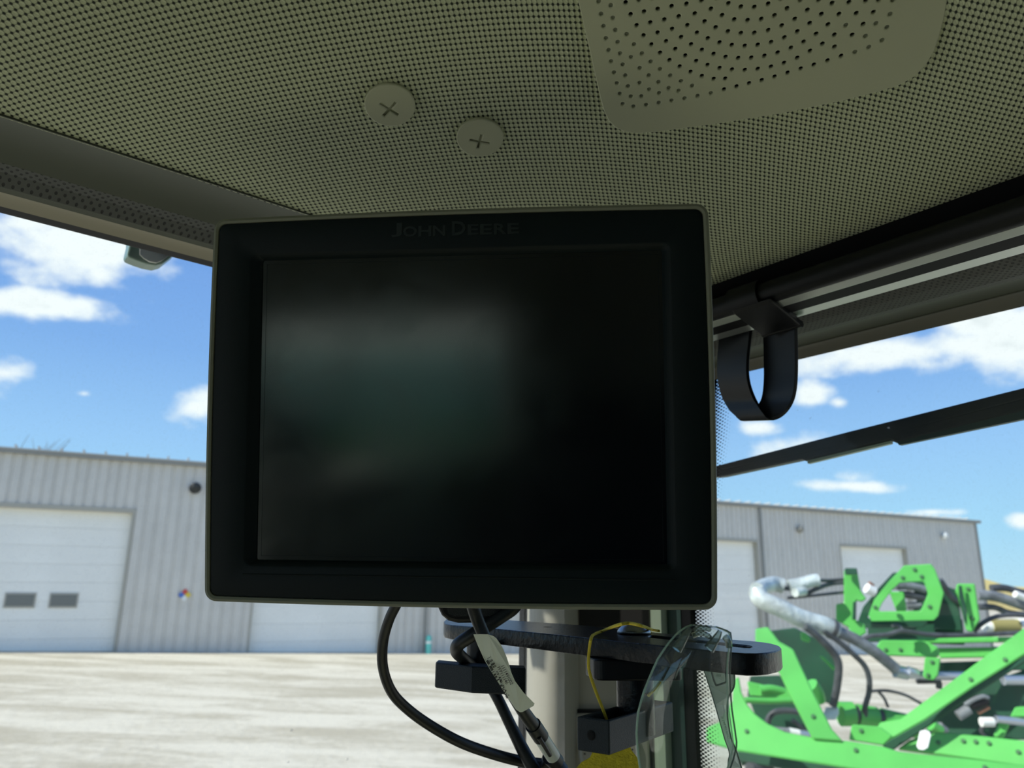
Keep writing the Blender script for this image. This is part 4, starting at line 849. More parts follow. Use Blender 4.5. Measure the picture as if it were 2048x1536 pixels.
# ---- two push-in fasteners in the headliner
for (cx_, cy_, rpx, arms, lb) in ((780, 212, 51.5, (((758.5, 206), (799, 231.5)), ((796.5, 207), (762, 231.5))), 'round olive plastic fastener with an X recess, the left of the two on the ceiling'),
                               (960, 277, 47.5, (((937, 280), (981, 287.5)), ((964, 270), (955.5, 297.5))), 'round olive plastic fastener with an upright cross recess, the right of the two')):
    hp_, hn = head_frame(cx_, cy_); hn = (hn + (E0 - hp_).normalized() * 0.10).normalized(); hp_ = hp_ + hn * 0.0035
    hx = ray(cx_ + 10, cy_) - ray(cx_, cy_); hx = (hx - hn * hx.dot(hn)).normalized(); hy = hx.cross(hn)
    def FP2(px, py): r = ray(px, py); q = E0 + r * ((hp_ - E0).dot(hn) / r.dot(hn)) - hp_; return Vector((q.dot(hx), q.dot(hy)))
    R_ = (FP2(cx_ + rpx, cy_) - FP2(cx_ - rpx, cy_)).length / 2; cd2 = FP2(cx_, cy_)
    cd = hp_ + hx * cd2.x + hy * cd2.y
    ct_ = empty('ceiling_fastener', cd - hn * 0.003, lb, 'fastener', 'cross-recess fasteners on the ceiling')
    lines = [(FP2(*a) - cd2, FP2(*b_) - cd2) for a, b_ in arms]
    mid = (lines[0][0] + lines[0][1] + lines[1][0] + lines[1][1]) / 4
    d1 = lines[0][1] - lines[0][0]; d2 = lines[1][1] - lines[1][0]; L1 = d1.length / 2; L2 = d2.length / 2; d1.normalize(); d2 = Vector((-d1.y, d1.x)) if Vector((-d1.y, d1.x)).dot(d2) > 0 else Vector((d1.y, -d1.x)); hw_ = R_ * 0.10
    L2 = max(L2, L1 * 0.85)
    cr_ = [d1 * L1 + d2 * hw_, d1 * hw_ + d2 * hw_, d1 * hw_ + d2 * L2, -d1 * hw_ + d2 * L2, -d1 * hw_ + d2 * hw_, -d1 * L1 + d2 * hw_, -d1 * L1 - d2 * hw_, -d1 * hw_ - d2 * hw_, -d1 * hw_ - d2 * L2, d1 * hw_ - d2 * L2, d1 * hw_ - d2 * hw_, d1 * L1 - d2 * hw_]
    cr_ = [tuple(mid + q) for q in cr_]
    curve_mesh('head', [circle(0, 0, R_ - 0.0009, 64), cr_], cd - hn * 0.0010, hx, hy, 0.0002, 0.0008, M['grille'], ct_)
    obj('body', B().lathe(cd - hn * 0.0026, -hn, [(R_ * 0.97, -0.0008), (R_ * 0.97, 0.004), (R_ * 0.6, 0.006)], 48), M['grille'], ct_, smooth=True)

# ================================================================== DISPLAY
Wm = 0.285; Hm = Wm * 0.7747
def cv(v): return CM @ Vector((v[0], -v[1], -v[2]))
mR = cv((.99555, -.0104, -.09367)).normalized(); mD = cv((.00727, .99729, -.07318)); mD = (mD - mR * mD.dot(mR)).normalized(); mN = mR.cross(mD)   # mN points away from the viewer
mT = E0 + cv((-.61474 * Wm, -.34037 * Wm, 1.54715 * Wm))
def MP(x, y, z=0.0): return mT + mR * (x / 1000) + mD * (y / 1000) + mN * (z / 1000)     # millimetres on the display face
mon = empty('display_monitor', MP(142, Hm * 1000 + 2, 30), 'large black touch display with a thin grey green rim hanging in the cab corner', 'display')
def outline(inset, r, bow=0.0):
    x0, y0, x1, y1 = inset, inset, 285 - inset, 220.8 - inset; o = []; k = 7
    def edge(a, b_, bx, by):
        for i in range(1, 8): t_ = i / 8; o.append((a[0] + (b_[0] - a[0]) * t_ + bx * bow * 4 * t_ * (1 - t_), a[1] + (b_[1] - a[1]) * t_ + by * bow * 4 * t_ * (1 - t_)))
    def corner(cx_, cy_, a0):
        for i in range(k + 1): a = math.radians(a0 + 90 * i / k); o.append((cx_ + r * math.cos(a), cy_ + r * math.sin(a)))
    corner(x1 - r, y0 + r, -90); edge((x1, y0 + r), (x1, y1 - r), 1, 0); corner(x1 - r, y1 - r, 0); edge((x1 - r, y1), (x0 + r, y1), 0, 1)
    corner(x0 + r, y1 - r, 90); edge((x0, y1 - r), (x0, y0 + r), -1, 0); corner(x0 + r, y0 + r, 180); edge((x0 + r, y0), (x1 - r, y0), 0, -1)
    return o
def loop_bridge(b, loops):      # list of (outline, z)
    n = len(loops[0][0]); o = len(b.v)
    for ol, z in loops: b.v += [MP(x, y, z) for x, y in ol]
    for k in range(len(loops) - 1):
        for i in range(n): j = (i + 1) % n; b.f.append((o + k * n + i, o + k * n + j, o + (k + 1) * n + j, o + (k + 1) * n + i))
    return o
bow = 1.3
rm = B(); lp = [(outline(3.2, 4.5, bow), 1.4), (outline(3.0, 4.7, bow), -0.3), (outline(1.8, 5.5, bow), -0.9), (outline(0.4, 6.5, bow), -0.3), (outline(0, 7, bow), 0.8), (outline(0, 7, bow), 7), (outline(2.5, 5, bow), 9)]
loop_bridge(rm, lp); obj('rim', rm, M['rim'], mon, smooth=True)
# face with rounded opening: bridge outline to recess loops with equal vertex count
def rect_loop(x0, y0, x1, y1, r, skew=0):
    o = []; k = 7
    def edge(a, b_):
        for i in range(1, 8): t_ = i / 8; o.append((a[0] + (b_[0] - a[0]) * t_, a[1] + (b_[1] - a[1]) * t_))
    def corner(cx_, cy_, a0):
        for i in range(k + 1): a = math.radians(a0 + 90 * i / k); o.append((cx_ + r * math.cos(a), cy_ + r * math.sin(a)))
    corner(x1 - r, y0 + r, -90); edge((x1, y0 + r), (x1, y1 - r)); corner(x1 - r, y1 - r, 0); edge((x1 - r, y1), (x0 + r, y1))
    corner(x0 + r, y1 - r, 90); edge((x0, y1 - r), (x0, y0 + r)); corner(x0 + r, y0 + r, 180); edge((x0 + r, y0), (x1 - r, y0)); return o
bz = B(); loop_bridge(bz, [(outline(3.2, 4.5, bow), 1.2), (outline(3.5, 4.2, bow), 0.3), (outline(4.6, 3.6, bow), 0.0), (rect_loop(22.3, 20.8, 264.2, 201.2, 5), 0.0), (rect_loop(23.2, 21.8, 263.2, 200.2, 4.6), 0.5), (rect_loop(28.6, 24.6, 259.6, 197.8, 1.2), 3.6), (rect_loop(28.8, 24.8, 259.2, 197.4, 1), 5.5)])
bez = obj('bezel', bz, M['bezel'], mon, smooth=True)
obj('screen', B().prism([MP(*p, 4.2) for p in ((28.0, 24.2), (260.2, 24.2), (260.2, 198.2), (28.0, 198.2))], mN * 0.0015), M['screen'], mon)
ln = B()
for a, b_ in (((31.2, 27.0), (257.4, 27.0)), ((257.4, 27.0), (257.4, 195.4)), ((257.4, 195.4), (31.2, 195.4)), ((31.2, 195.4), (31.2, 27.0))): ln.tube([MP(*a, 4.22), MP(*b_, 4.22)], 0.00011, 6)
obj('screen_border', ln, M['bezel'], mon)
obj('crease', B().tube([MP(22.4, 205.3, 0.0), MP(263, 205.3, 0.0)], 0.0005, 8), M['bezel'], mon, smooth=True)
bk = B(); loop_bridge(bk, [(outline(2.2, 5, bow), 7), (outline(3, 5, bow), 20), (outline(12, 8, 0.5), 31), (outline(60, 10, 0), 33)]); o = len(bk.v) - len(outline(60, 10, 0)); bk.f.append(tuple(range(o, len(bk.v))))
obj('housing', bk, M['shell'], mon, smooth=True)
# raised maker lettering, one glyph at a time in its own box (mm on the face)
lt = []
Fxs = [('J', 783, 804, 1), ('O', 806.5, 834, 0), ('H', 837, 863, 0), ('N', 866, 890.5, 0), ('D', 904, 931, 1), ('E', 935.5, 957, 0), ('E', 960.5, 983.5, 0), ('R', 988, 1012.5, 0), ('E', 1015, 1037.5, 0)]
def mloc(px, py):
    r = ray(px, py); k = (mT - E0).dot(mN) / r.dot(mN); q = E0 + r * k - mT; return q.dot(mR) * 1000, q.dot(mD) * 1000
lm = bpy.data.meshes.new('lettering'); bmL = bmesh.new()
for ch, xa, xb, big in Fxs:
    me = text_mesh(ch, 1.0, 0.012, 0.022); xs = [v.co.x for v in me.vertices]; ys = [v.co.y for v in me.vertices]
    X0, _ = mloc(xa, 460); X1, _ = mloc(xb, 460); top = 5.9 if big else 8.0; bot = 14.0
    bmt = bmesh.new(); bmt.from_mesh(me)
    for v in bmt.verts:
        x = X0 + (v.co.x - min(xs)) / (max(xs) - min(xs)) * (X1 - X0); y = bot - (v.co.y - min(ys)) / (max(ys) - min(ys)) * (bot - top)
        v.co = MP(x, y, -0.32 if v.co.z > 0 else 0.3) - MP(142, 10, 0)
    tm = bpy.data.meshes.new('t'); bmt.to_mesh(tm); bmt.free(); bmL.from_mesh(tm)
bmesh.ops.recalc_face_normals(bmL, faces=bmL.faces); bmL.to_mesh(lm); bmL.free(); lm.materials.append(M['text'])
lo = link(bpy.data.objects.new('lettering', lm)); lo.parent = mon; lo.location = MP(142, 10, 0) - wpos(mon); lo['label'] = 'raised black maker lettering on the top bezel'
obj('rear_clamp', B().prism([P(a, b_, 0.50) for a, b_ in ((874, 1195), (1030, 1195), (1030, 1215), (1018, 1236), (1000, 1247), (915, 1248), (895, 1243), (882, 1232), (874, 1215))], mN * 0.05), M['blackpl'], mon, bevel=0.003, seg=3)
obj('clamp_recess', B().prism([P(a, b_, 0.499) for a, b_ in ((890, 1196), (1000, 1196), (1000, 1232), (908, 1233), (895, 1226))], mN * 0.001), M['knobpl'], mon)

# ================================================================== MOUNT BAR
zb_ = -0.034
def B2(px, py, w=zb_): q = onz(px, py, w); return q
top_px = [(905, 1250), (1000, 1257.8), (1180, 1276), (1331, 1291.7), (1462, 1304.4), (1490, 1306.4), (1512, 1306.4), (1532, 1305), (1548, 1302), (1557, 1299), (1560, 1295.5), (1556, 1291.5), (1543, 1287.5), (1525, 1284.5), (1500, 1282), (1465, 1279.5), (1329, 1267), (1157, 1250), (1013, 1240), (940, 1234), (912, 1233.5), (895, 1237), (889, 1243), (892, 1247.5)]
slot_px = [(1300, 1275.5), (1400, 1286), (1488, 1296), (1500, 1296.3), (1506, 1294.5), (1504, 1291.8), (1494, 1290), (1400, 1280), (1312, 1270.5), (1302, 1270.3), (1296, 1271.8), (1295, 1274)]
bar_c = B2(1200, 1265)
def b2d(px, py): q = B2(px, py) - bar_c; return (q.x, q.y)
bar = empty('mount_bar', bar_c - Z * 0.0055, 'flat glossy black steel mounting bar with round ends below the display', 'bracket')
hxy = b2d(1096, 1254)
curve_mesh('bar', [[b2d(*p) for p in top_px], [b2d(*p) for p in slot_px], circle(hxy[0], hxy[1], 0.0040, 16)], bar_c - Z * 0.0055, (1, 0, 0), (0, 1, 0), 0.0048, 0.0007, M['steel'], bar)
pa_, pb_ = onz(1192, 1362, -0.0575), onz(1369, 1362, -0.0575)
ed_ = (pb_ - pa_); ed_.z = 0; ll_ = ed_.length; ed_.normalize(); en_ = Vector((-ed_.y, ed_.x, 0))
obj('base_block', B().prism([pa_ + ed_ * (x + ll_ / 2) + en_ * y for x, y in rrect(-ll_ / 2, 0, ll_ / 2, 0.034, 0.006)], Z * 0.0122), M['blackpl'], bar, bevel=0.001)
dp_ = -0.0575 / ray(1270, 1357).z
pp_ = P(1270, 1364, dp_ + 0.006); obj('post', B().lathe(pp_, Vector((0, 0, -1)), [(0.0118, -0.004), (0.0118, 0.030)], 32), M['steel'], bar, smooth=True)
bo_c = B2(1268, 1268.5)
bt = empty('carriage_bolt', bo_c, 'domed zinc carriage bolt head on top of the black bar', 'bolt')
obj('head', B().lathe(bo_c + Z * 0.0002, Z, [(0.0108, 0), (0.0117, 0.0008), (0.0115, 0.0020), (0.0104, 0.0034), (0.0085, 0.0052), (0.006, 0.0066), (0.003, 0.0075), (0.0005, 0.0078)], 36), M['chrome'], bt, smooth='all')
obj('post', B().lathe(P(966, 1290, 0.565), -Z, [(0.0122, -0.004), (0.0122, 0.0185)], 32), M['steel'], bar, smooth=True)
# knobs
def knob(name, cnr, dn, R_px, L_px, h, label, hollow):
    c = P(cnr[0], cnr[1], dn); w = c.z - EYE_H; r = onz(*R_px, w) if R_px[1] - 1164 > 5 else None
    l = onz(*L_px, w); e1 = r - c; e2 = l - c; e1.z = 0; e2.z = 0
    t_ = empty(name, c + (e1 + e2) / 2 - Z * h, label, 'knob', 'clamp knobs under the black bar'); return t_, c, e1, e2
c = P(1218, 1441, 0.425); w = c.z - EYE_H
e1d = (onz(1300, 1417, w) - c); e1d.z = 0; e1d.normalize(); e2d = Vector((-e1d.y, e1d.x, 0))
if e2d.dot(Vector((0, 1, 0))) < 0: e2d = -e2d
Lk = 0.056; r0 = onz(1350, 1402, w); Lk = min(0.09, (r0 - c).dot(e1d)); print('knob length', Lk); Dk = 0.021
kn = empty('clamp_knob', c + e1d * Lk / 2 + e2d * Dk / 2 - Z * 0.018, 'black textured clamp knob on the right, open on top, above the yellow tag', 'knob', 'clamp knobs under the black bar')
hk = 0.0182
def KQ(a, b_, z): return c + e1d * a + e2d * b_ + Z * z
kb = B(); ol_ = [(0, 0), (Lk, 0), (Lk, Dk), (0, Dk)]; il_ = [(0.0028, 0.0028), (Lk - 0.0028, 0.0028), (Lk - 0.0028, Dk - 0.0028), (0.0028, Dk - 0.0028)]
kb.v = [KQ(a, b_, -hk) for a, b_ in ol_] + [KQ(a, b_, 0) for a, b_ in ol_] + [KQ(a, b_, 0) for a, b_ in il_] + [KQ(a, b_, -0.008) for a, b_ in il_]
kb.f = [(3, 2, 1, 0), (12, 13, 14, 15)] + [(k * 4 + i, k * 4 + (i + 1) % 4, k * 4 + 4 + (i + 1) % 4, k * 4 + 4 + i) for k in range(3) for i in range(4)]
obj('shell', kb, M['knobpl'], kn, bevel=0.0010, seg=3)
obj('dimple', B().lathe(c + e2d * Dk * 0.55 - Z * 0.009 - e1d * 0.0002, -e1d, [(0.0028, 0), (0.0018, 0.0004)], 16), M['hole'], kn)  # dark disc set on the end for the dimple's shade
# left knob
kd = 0.535; kt = P(873, 1325, kd); wk = kt.z - EYE_H
lk = [kt]; pts_t = [(873, 1323), (945, 1332), (1048, 1342)]
q0 = onz(873, 1324, wk); q1 = onz(944, 1332, wk); q2 = onz(1052, 1336, wk)
kc = (q0 + q2) / 2
kn2 = empty('clamp_knob', kc - Z * 0.018, 'black faceted clamp knob on the left, behind the labelled cable', 'knob', 'clamp knobs under the black bar')
back = (Vector((kc.x, kc.y, 0))).normalized() * 0.020
obj('shell', B().prism([q0, q1, q2 - (q2 - q1).normalized() * 0.006, q2, q2 + back * 0.8, q1 + back * 1.1, q0 + back * 0.8, q0 + back * 0.1 + (q0 - q1).normalized() * 0.001], Z * -0.0175), M['knobpl'], kn2, bevel=0.0012)

# ================================================================== CABLES
def tubeobj(name, pts, wpx, m, label, cat, n=16):
    q = [P(*p) for p in pts]; rr = [(wpx if not isinstance(wpx, list) else wpx[i]) / 2 / F_PX * p[2] for i, p in enumerate(pts)]
    o = obj(name, B().tube(q, rr, n, smooth=6), M[m], smooth=True); return tag(o, label, cat)
o = tubeobj('cable', [(812, 1170, .475), (795, 1205, .475), (778, 1240, .48), (766, 1285, .485), (766, 1335, .49), (783, 1383, .50), (815, 1418, .51), (862, 1452, .52), (920, 1484, .53), (980, 1506, .545), (1040, 1522, .56), (1085, 1528, .57)], 21, 'cable', 'black cable sagging in a wide loop to the left below the display', 'cable')
tag(o, group='display cables')
c2 = empty('cable', P(950, 1215, .475), 'black cable with a white barcode flag hanging straight below the display', 'cable', 'display cables')
def ch(name, pts, wpx, m, par, n=16, label=None):
    q = [P(*p) for p in pts]; rr = [(wpx[i] if isinstance(wpx, list) else wpx) / 2 / F_PX * p[2] for i, p in enumerate(pts)]
    return obj(name, B().tube(q, rr, n, smooth=5), M[m], par, smooth=True, label=label)
ch('sheath', [(938, 1175, .475), (947, 1215, .475), (961, 1255, .478), (985, 1310, .485), (1015, 1370, .495), (1045, 1420, .505), (1070, 1455, .515), (1082, 1474, .52)], [27, 27, 26, 25, 25, 26, 27, 28], 'cable', c2)
ch('boot', [(1066, 1450, .514), (1082, 1474, .52)], 33, 'cable', c2)
ch('silver_sleeve', [(1078, 1468, .519), (1092, 1490, .524), (1106, 1512, .53)], 30, 'sleeve', c2, label='silver grey sleeve')
ch('sleeve_stripe', [(1078, 1475, .512), (1090, 1494, .516), (1100, 1510, .522)], 9, 'cable', c2)
fl = [(946.7, 1268.6), (960, 1268.4), (976, 1268.6), (987, 1272), (993, 1277), (1001, 1288), (1007, 1299), (1014, 1316), (1019, 1332), (1023, 1346), (1030, 1362), (1047, 1385), (1069, 1407), (1067, 1412), (1045, 1424), (1040, 1424.5), (1032, 1419), (1018, 1399), (1000.6, 1372), (984, 1346), (969, 1320), (956, 1292)]
def flagP(px, py, off=0.0):
    t_ = (py - 1268) / 156; d = 0.4665 + 0.024 * t_ + 0.0012 * math.sin(t_ * 9); return P(px, py, d - off)
b_ = B(); cxl = [(947 + (1040 - 947) * t, 1268 + (1424 - 1268) * t) for t in [i / 21 for i in range(22)]]
b_.v = [flagP(*p) for p in fl] + [flagP(*p) + (P(*p, 0.5) - E0).normalized() * 0.0006 for p in fl]; n = len(fl)
b_.f = [tuple(range(n)), tuple(range(2 * n - 1, n - 1, -1))] + [(i, (i + 1) % n, n + (i + 1) % n, n + i) for i in range(n)]
flag = obj('flag_label', b_, M['label'], c2, label='crumpled white paper label with barcode and numbers')
# printing on the flag: rows of bars and two lines of digits
ik = B(); random.seed(3)
def bars(p0, p1, wdt, n, dens=0.75):
    p0 = Vector(p0); p1 = Vector(p1); d = (p1 - p0); dn_ = d.normalized(); nn2 = Vector((-dn_.y, dn_.x)) * wdt / 2; st = d.length / n
    for i in range(n):
        if random.random() > dens: continue
        a = p0 + d * (i / n); b2 = a + dn_ * st * random.choice((0.45, 0.7, 0.9))
        q = [a - nn2, b2 - nn2, b2 + nn2, a + nn2]; o2 = len(ik.v); ik.v += [flagP(x.x, x.y, 0.0009) for x in q]; ik.f.append((o2, o2 + 1, o2 + 2, o2 + 3))
bars((974, 1321), (1016, 1397), 5, 34, 0.7); bars((978, 1315), (990, 1335), 8, 12, 0.8); bars((992, 1338), (1004, 1366), 4, 12, 0.6); bars((998, 1358), (1020, 1396), 2.5, 12, 0.6)
obj('barcode', ik, M['ink'], flag)
def print_on(s, start, direction, hpx, squeeze=1.0):
    me = text_mesh(s, 1.0, 0.0, 0.006); d = Vector(direction).normalized(); u_ = Vector((d.y, -d.x)); bmt = bmesh.new(); bmt.from_mesh(me)
    for v in bmt.verts:
        p = Vector(start) + d * v.co.x * hpx * squeeze + u_ * v.co.y * hpx; v.co = flagP(p.x, p.y, 0.0011) - wpos(flag)
    tm = bpy.data.meshes.new('printing'); bmt.to_mesh(tm); bmt.free(); tm.materials.append(M['ink']); o2 = link(bpy.data.objects.new('printed_digits', tm)); o2.parent = flag; o2.location = (0, 0, 0)
print_on('1111491002', (1001.5, 1331.5), (25, 49), 9.4, 0.93); print_on('PFP111146', (993.5, 1335), (23, 42), 9.4, 0.93)
o = tubeobj('cable', [(1040, 1180, .50), (1030, 1212, .50), (1004, 1232, .50), (970, 1254, .50), (935, 1276, .50), (916, 1290, .503), (914, 1304, .515), (928, 1318, .535), (955, 1340, .56), (978, 1368, .57), (997, 1400, .565), (1022, 1452, .56), (1046, 1500, .555), (1075, 1550, .55)],
            [27, 27, 27, 27, 27, 27, 26, 23, 22, 22, 22, 23, 26, 28], 'cable', 'black cable crossing behind the flagged cable and looping round the left post', 'cable')
tag(o, group='display cables')
cf = empty('cable_fitting', P(1105, 1535, .56), 'dark cable fitting where the cables meet at the bottom edge', 'fitting')
ch('fitting_body', [(1085, 1520, .56), (1105, 1528, .56), (1118, 1545, .56)], [30, 40, 44], 'cable', cf); ch('fitting_collar', [(1100, 1512, .545), (1112, 1524, .55)], 34, 'blackpl', cf)

# ================================================================== STRING AND TAG
def SPt(px, py, d): return P(px, py, d)
dbar = [(B2(1183, 1276) - E0)]
def dz(px, py, w=zb_): r = ray(px, py); return w / r.z
ys = [P(1318, 1262, dz(1318, 1266) * 1.0), P(1303, 1259, dz(1303, 1262)), P(1287, 1253, .425), P(1259, 1246.5, .425), P(1233, 1251, .43), P(1205, 1262, dz(1205, 1262, zb_ + 0.002)), P(1188, 1269, dz(1188, 1269, zb_ + 0.003)),
      P(1182, 1278, dz(1182, 1283, zb_) - 0.003), P(1178.5, 1299, .452), P(1177, 1329, .450), P(1180.5, 1350, .45), P(1192, 1384, .45), P(1207, 1422, .45), P(1216, 1450, .452), P(1222, 1500, .455)]
o = obj('string', B().tube(ys, 0.00095, 8, smooth=5), M['string'], smooth=True); tag(o, 'yellow string looped over the bolt head and down the front of the bar', 'string')
o = obj('string_tail', B().tube([P(1320, 1364, .47), P(1309, 1378, .465), P(1296, 1392, .462)], 0.0009, 8), M['string'], smooth=True); o.parent = None
tag(o, 'short end of yellow string beside the post, seen through the lens', 'string')
tg = [(1187, 1492), (1259, 1488), (1263, 1500), (1274, 1514), (1282, 1540), (1290, 1580), (1280, 1620), (1240, 1650), (1190, 1650), (1150, 1620), (1140, 1575), (1146, 1545), (1154, 1534), (1163, 1524), (1172, 1519), (1180, 1514.5), (1184, 1506)]
o = obj('yellow_tag', B().prism([P(x, y, 0.456) for x, y in tg], (P(1215, 1560, 1) - E0).normalized() * 0.0018), M['yellow'], bevel=0.0005); tag(o, 'bottle shaped yellow felt tag hanging under the right clamp knob', 'tag')

# ================================================================== SAFETY GLASSES
gs = empty('safety_glasses', P(1400, 1560, .385), 'clear plastic safety glasses hanging by one lens from the right end of the bar', 'safety glasses')
left_e = [(1384, 1250), (1372, 1254), (1355, 1266), (1337, 1286), (1316, 1317), (1302, 1348), (1287, 1385), (1276, 1426), (1273, 1463), (1274, 1490), (1279, 1529), (1286, 1570)]
right_e = [(1433, 1254), (1461, 1264), (1463, 1282), (1462, 1300), (1460, 1325), (1459.5, 1350), (1461, 1385), (1464, 1420), (1470, 1460), (1474, 1490), (1466, 1522), (1452, 1560)]
def interp(lst, t):
    k = t * (len(lst) - 1); i = min(int(k), len(lst) - 2); f_ = k - i; return (lst[i][0] * (1 - f_) + lst[i + 1][0] * f_, lst[i][1] * (1 - f_) + lst[i + 1][1] * f_)
def lens_d(a, t): return 0.372 - 0.018 * math.sin(math.pi * (0.15 + 0.7 * a)) + 0.010 * (1 - t) ** 3
def lensP(a, t, off=0.0):
    L_ = interp(left_e, t); R2 = interp(right_e, t); return P(L_[0] + (R2[0] - L_[0]) * a, L_[1] + (R2[1] - L_[1]) * a, lens_d(a, t) - off)
ls = B(); na, ntt = 14, 30
for k in range(2):
    for j in range(ntt + 1):
        for i in range(na + 1): ls.v.append(lensP(i / na, j / ntt, -0.002 * k))
def gi(k, j, i): return k * (na + 1) * (ntt + 1) + j * (na + 1) + i
for j in range(ntt):
    for i in range(na): ls.f += [(gi(0, j, i), gi(0, j, i + 1), gi(0, j + 1, i + 1), gi(0, j + 1, i)), (gi(1, j, i), gi(1, j + 1, i), gi(1, j + 1, i + 1), gi(1, j, i + 1))]
obj('lens', ls, M['lens'], gs, smooth='all')
obj('lens_edge', B().tube([lensP(0, j / ntt) for j in range(ntt + 1)], 0.00050, 8, smooth=1), M['lensglow'], gs, smooth=True)
obj('lens_edge', B().tube([lensP(1, j / ntt) for j in range(ntt + 1)], 0.00042, 8, smooth=1), M['templeedge'], gs, smooth=True)
obj('lens_edge', B().tube([lensP(0.965, j / ntt, 0.0005) for j in range(ntt + 1)], 0.00035, 8, smooth=1), M['lensglow'], gs, smooth=True)
obj('lens_edge', B().tube([lensP(i / na, 0.0) for i in range(na + 1)], 0.00045, 8, smooth=1), M['rib'], gs, smooth=True)
def lp2(px, py, dd=0.0): return P(px, py, 0.352 - dd)
def Z4(x, y): return (1240 + x / 4.86, 1220 + y / 4.86)
obj('vent_rib', B().tube([lp2(*Z4(680, 180)), lp2(*Z4(640, 240)), lp2(*Z4(590, 320)), lp2(*Z4(548, 385))], [0.0010, 0.0017, 0.0022, 0.0026], 10), M['rib'], gs, smooth=True)
obj('vent_rib', B().tube([lp2(*Z4(975, 200)), lp2(*Z4(945, 260)), lp2(*Z4(900, 330)), lp2(*Z4(865, 380))], [0.0010, 0.0017, 0.0022, 0.0026], 10), M['rib'], gs, smooth=True)
obj('vent_rib', B().tube([lp2(*Z4(725, 195)), lp2(*Z4(800, 178)), lp2(*Z4(880, 188))], 0.0011, 8), M['rib'], gs, smooth=True)
obj('vent_rib', B().tube([lp2(*Z4(705, 250)), lp2(*Z4(780, 225)), lp2(*Z4(860, 250)), lp2(*Z4(870, 275))], 0.0012, 8), M['rib'], gs, smooth=True)
obj('vent_rib', B().tube([lp2(*Z4(1020, 260)), lp2(*Z4(1050, 300)), lp2(*Z4(1060, 360))], 0.0016, 8), M['rib'], gs, smooth=True)
tl_ = [(1400, 1320), (1408, 1341), (1418, 1371), (1430, 1410), (1440, 1445), (1450, 1480), (1456, 1496), (1459, 1510), (1456, 1530), (1460, 1600)]
tr2 = [(1466, 1320), (1469, 1352), (1468, 1374), (1458, 1392), (1455, 1410), (1456, 1440), (1462, 1475), (1472, 1500), (1483, 1536), (1496, 1600)]
tb = B()
for k in range(2):
    for j in range(len(tl_)): tb.v += [P(*tl_[j], 0.462 + 0.0025 * k), P(*tr2[j], 0.470 + 0.0025 * k)]
nj = len(tl_)
for j in range(nj - 1): a = 2 * j; c_ = 2 * nj + 2 * j; tb.f += [(a, a + 1, a + 3, a + 2), (c_, c_ + 2, c_ + 3, c_ + 1), (a, a + 2, c_ + 2, c_), (a + 1, c_ + 1, c_ + 3, a + 3)]
tb.f += [(0, 2 * nj, 2 * nj + 1, 1)]
tmp = obj('temple', tb, M['temple'], gs)
obj('temple_edge', B().tube([P(*p, 0.4615) for p in tl_], 0.00035, 6, smooth=3), M['templeedge'], tmp); obj('temple_edge', B().tube([P(*p, 0.4695) for p in tr2], 0.0005, 6, smooth=3), M['templeedge'], tmp)
def Z7(x, y): return (1420 + x / 7.46, 1330 + y / 7.46)
obj('temple_window', B().tube([P(*Z7(*q), 0.46) for q in ((25, 100), (50, 200), (85, 290), (110, 300), (230, 260), (245, 240), (235, 130))], 0.0006, 6, smooth=3), M['templeedge'], tmp)
def temple_text(s, start, direction, hpx, sq=1.0, d_=0.4595):
    me = text_mesh(s, 1.0, 0.0, 0.004); d = Vector(direction).normalized(); u_ = Vector((d.y, -d.x)); bmt = bmesh.new(); bmt.from_mesh(me)
    for v in bmt.verts: p = Vector(start) + d * v.co.x * hpx * sq + u_ * v.co.y * hpx; v.co = P(p.x, p.y, d_) - wpos(tmp)
    tm = bpy.data.meshes.new('embossing'); bmt.to_mesh(tm); bmt.free(); tm.materials.append(M['templeedge']); o2 = link(bpy.data.objects.new('embossed_letters', tm)); o2.parent = tmp
temple_text('(CEUNE CSA Z94.3 1F)', Z7(298, 1105), (-0.30, -1), 5.6, 0.88)
temple_text('EEE', Z7(95, 165), (1, 0.12), 6.5, 1.0)

# ================================================================== BLIND RAIL AND HOOK (right)
bl2 = empty('blind_rail', C(0.56, 0.0, 0.25), 'black roller tube with two brushed aluminium rails along the right window top', 'blind')
tube_u, tube_w, tube_r = 0.545, 0.2435, 0.0100
obj('roller_tube', B().tube([C(tube_u, -1.0, tube_w), C(tube_u, 0.54, tube_w)], tube_r, 28, smooth=1), M['blackpl'], bl2, smooth=True)
def rail(name, pr_, m): obj(name, B().extrude_profile(pr_, E0, U, Z, V, -1.0, 0.54), M[m], bl2, bevel=0.0004)
rail('upper_rail', [(0.545, 0.2335), (0.553, 0.2305), (0.556, 0.236), (0.548, 0.2395)], 'alu')
rail('rail_gap', [(0.553, 0.2306), (0.5680, 0.2292), (0.570, 0.238), (0.556, 0.238)], 'black')
rail('lower_rail', [(0.5670, 0.2296), (0.5800, 0.2282), (0.583, 0.236), (0.569, 0.238)], 'alu')
hk_ = empty('strap_hook', C(0.55, 0.46, 0.235), 'black plastic strap hook clipped over the roller tube, ending in a U loop', 'hook')
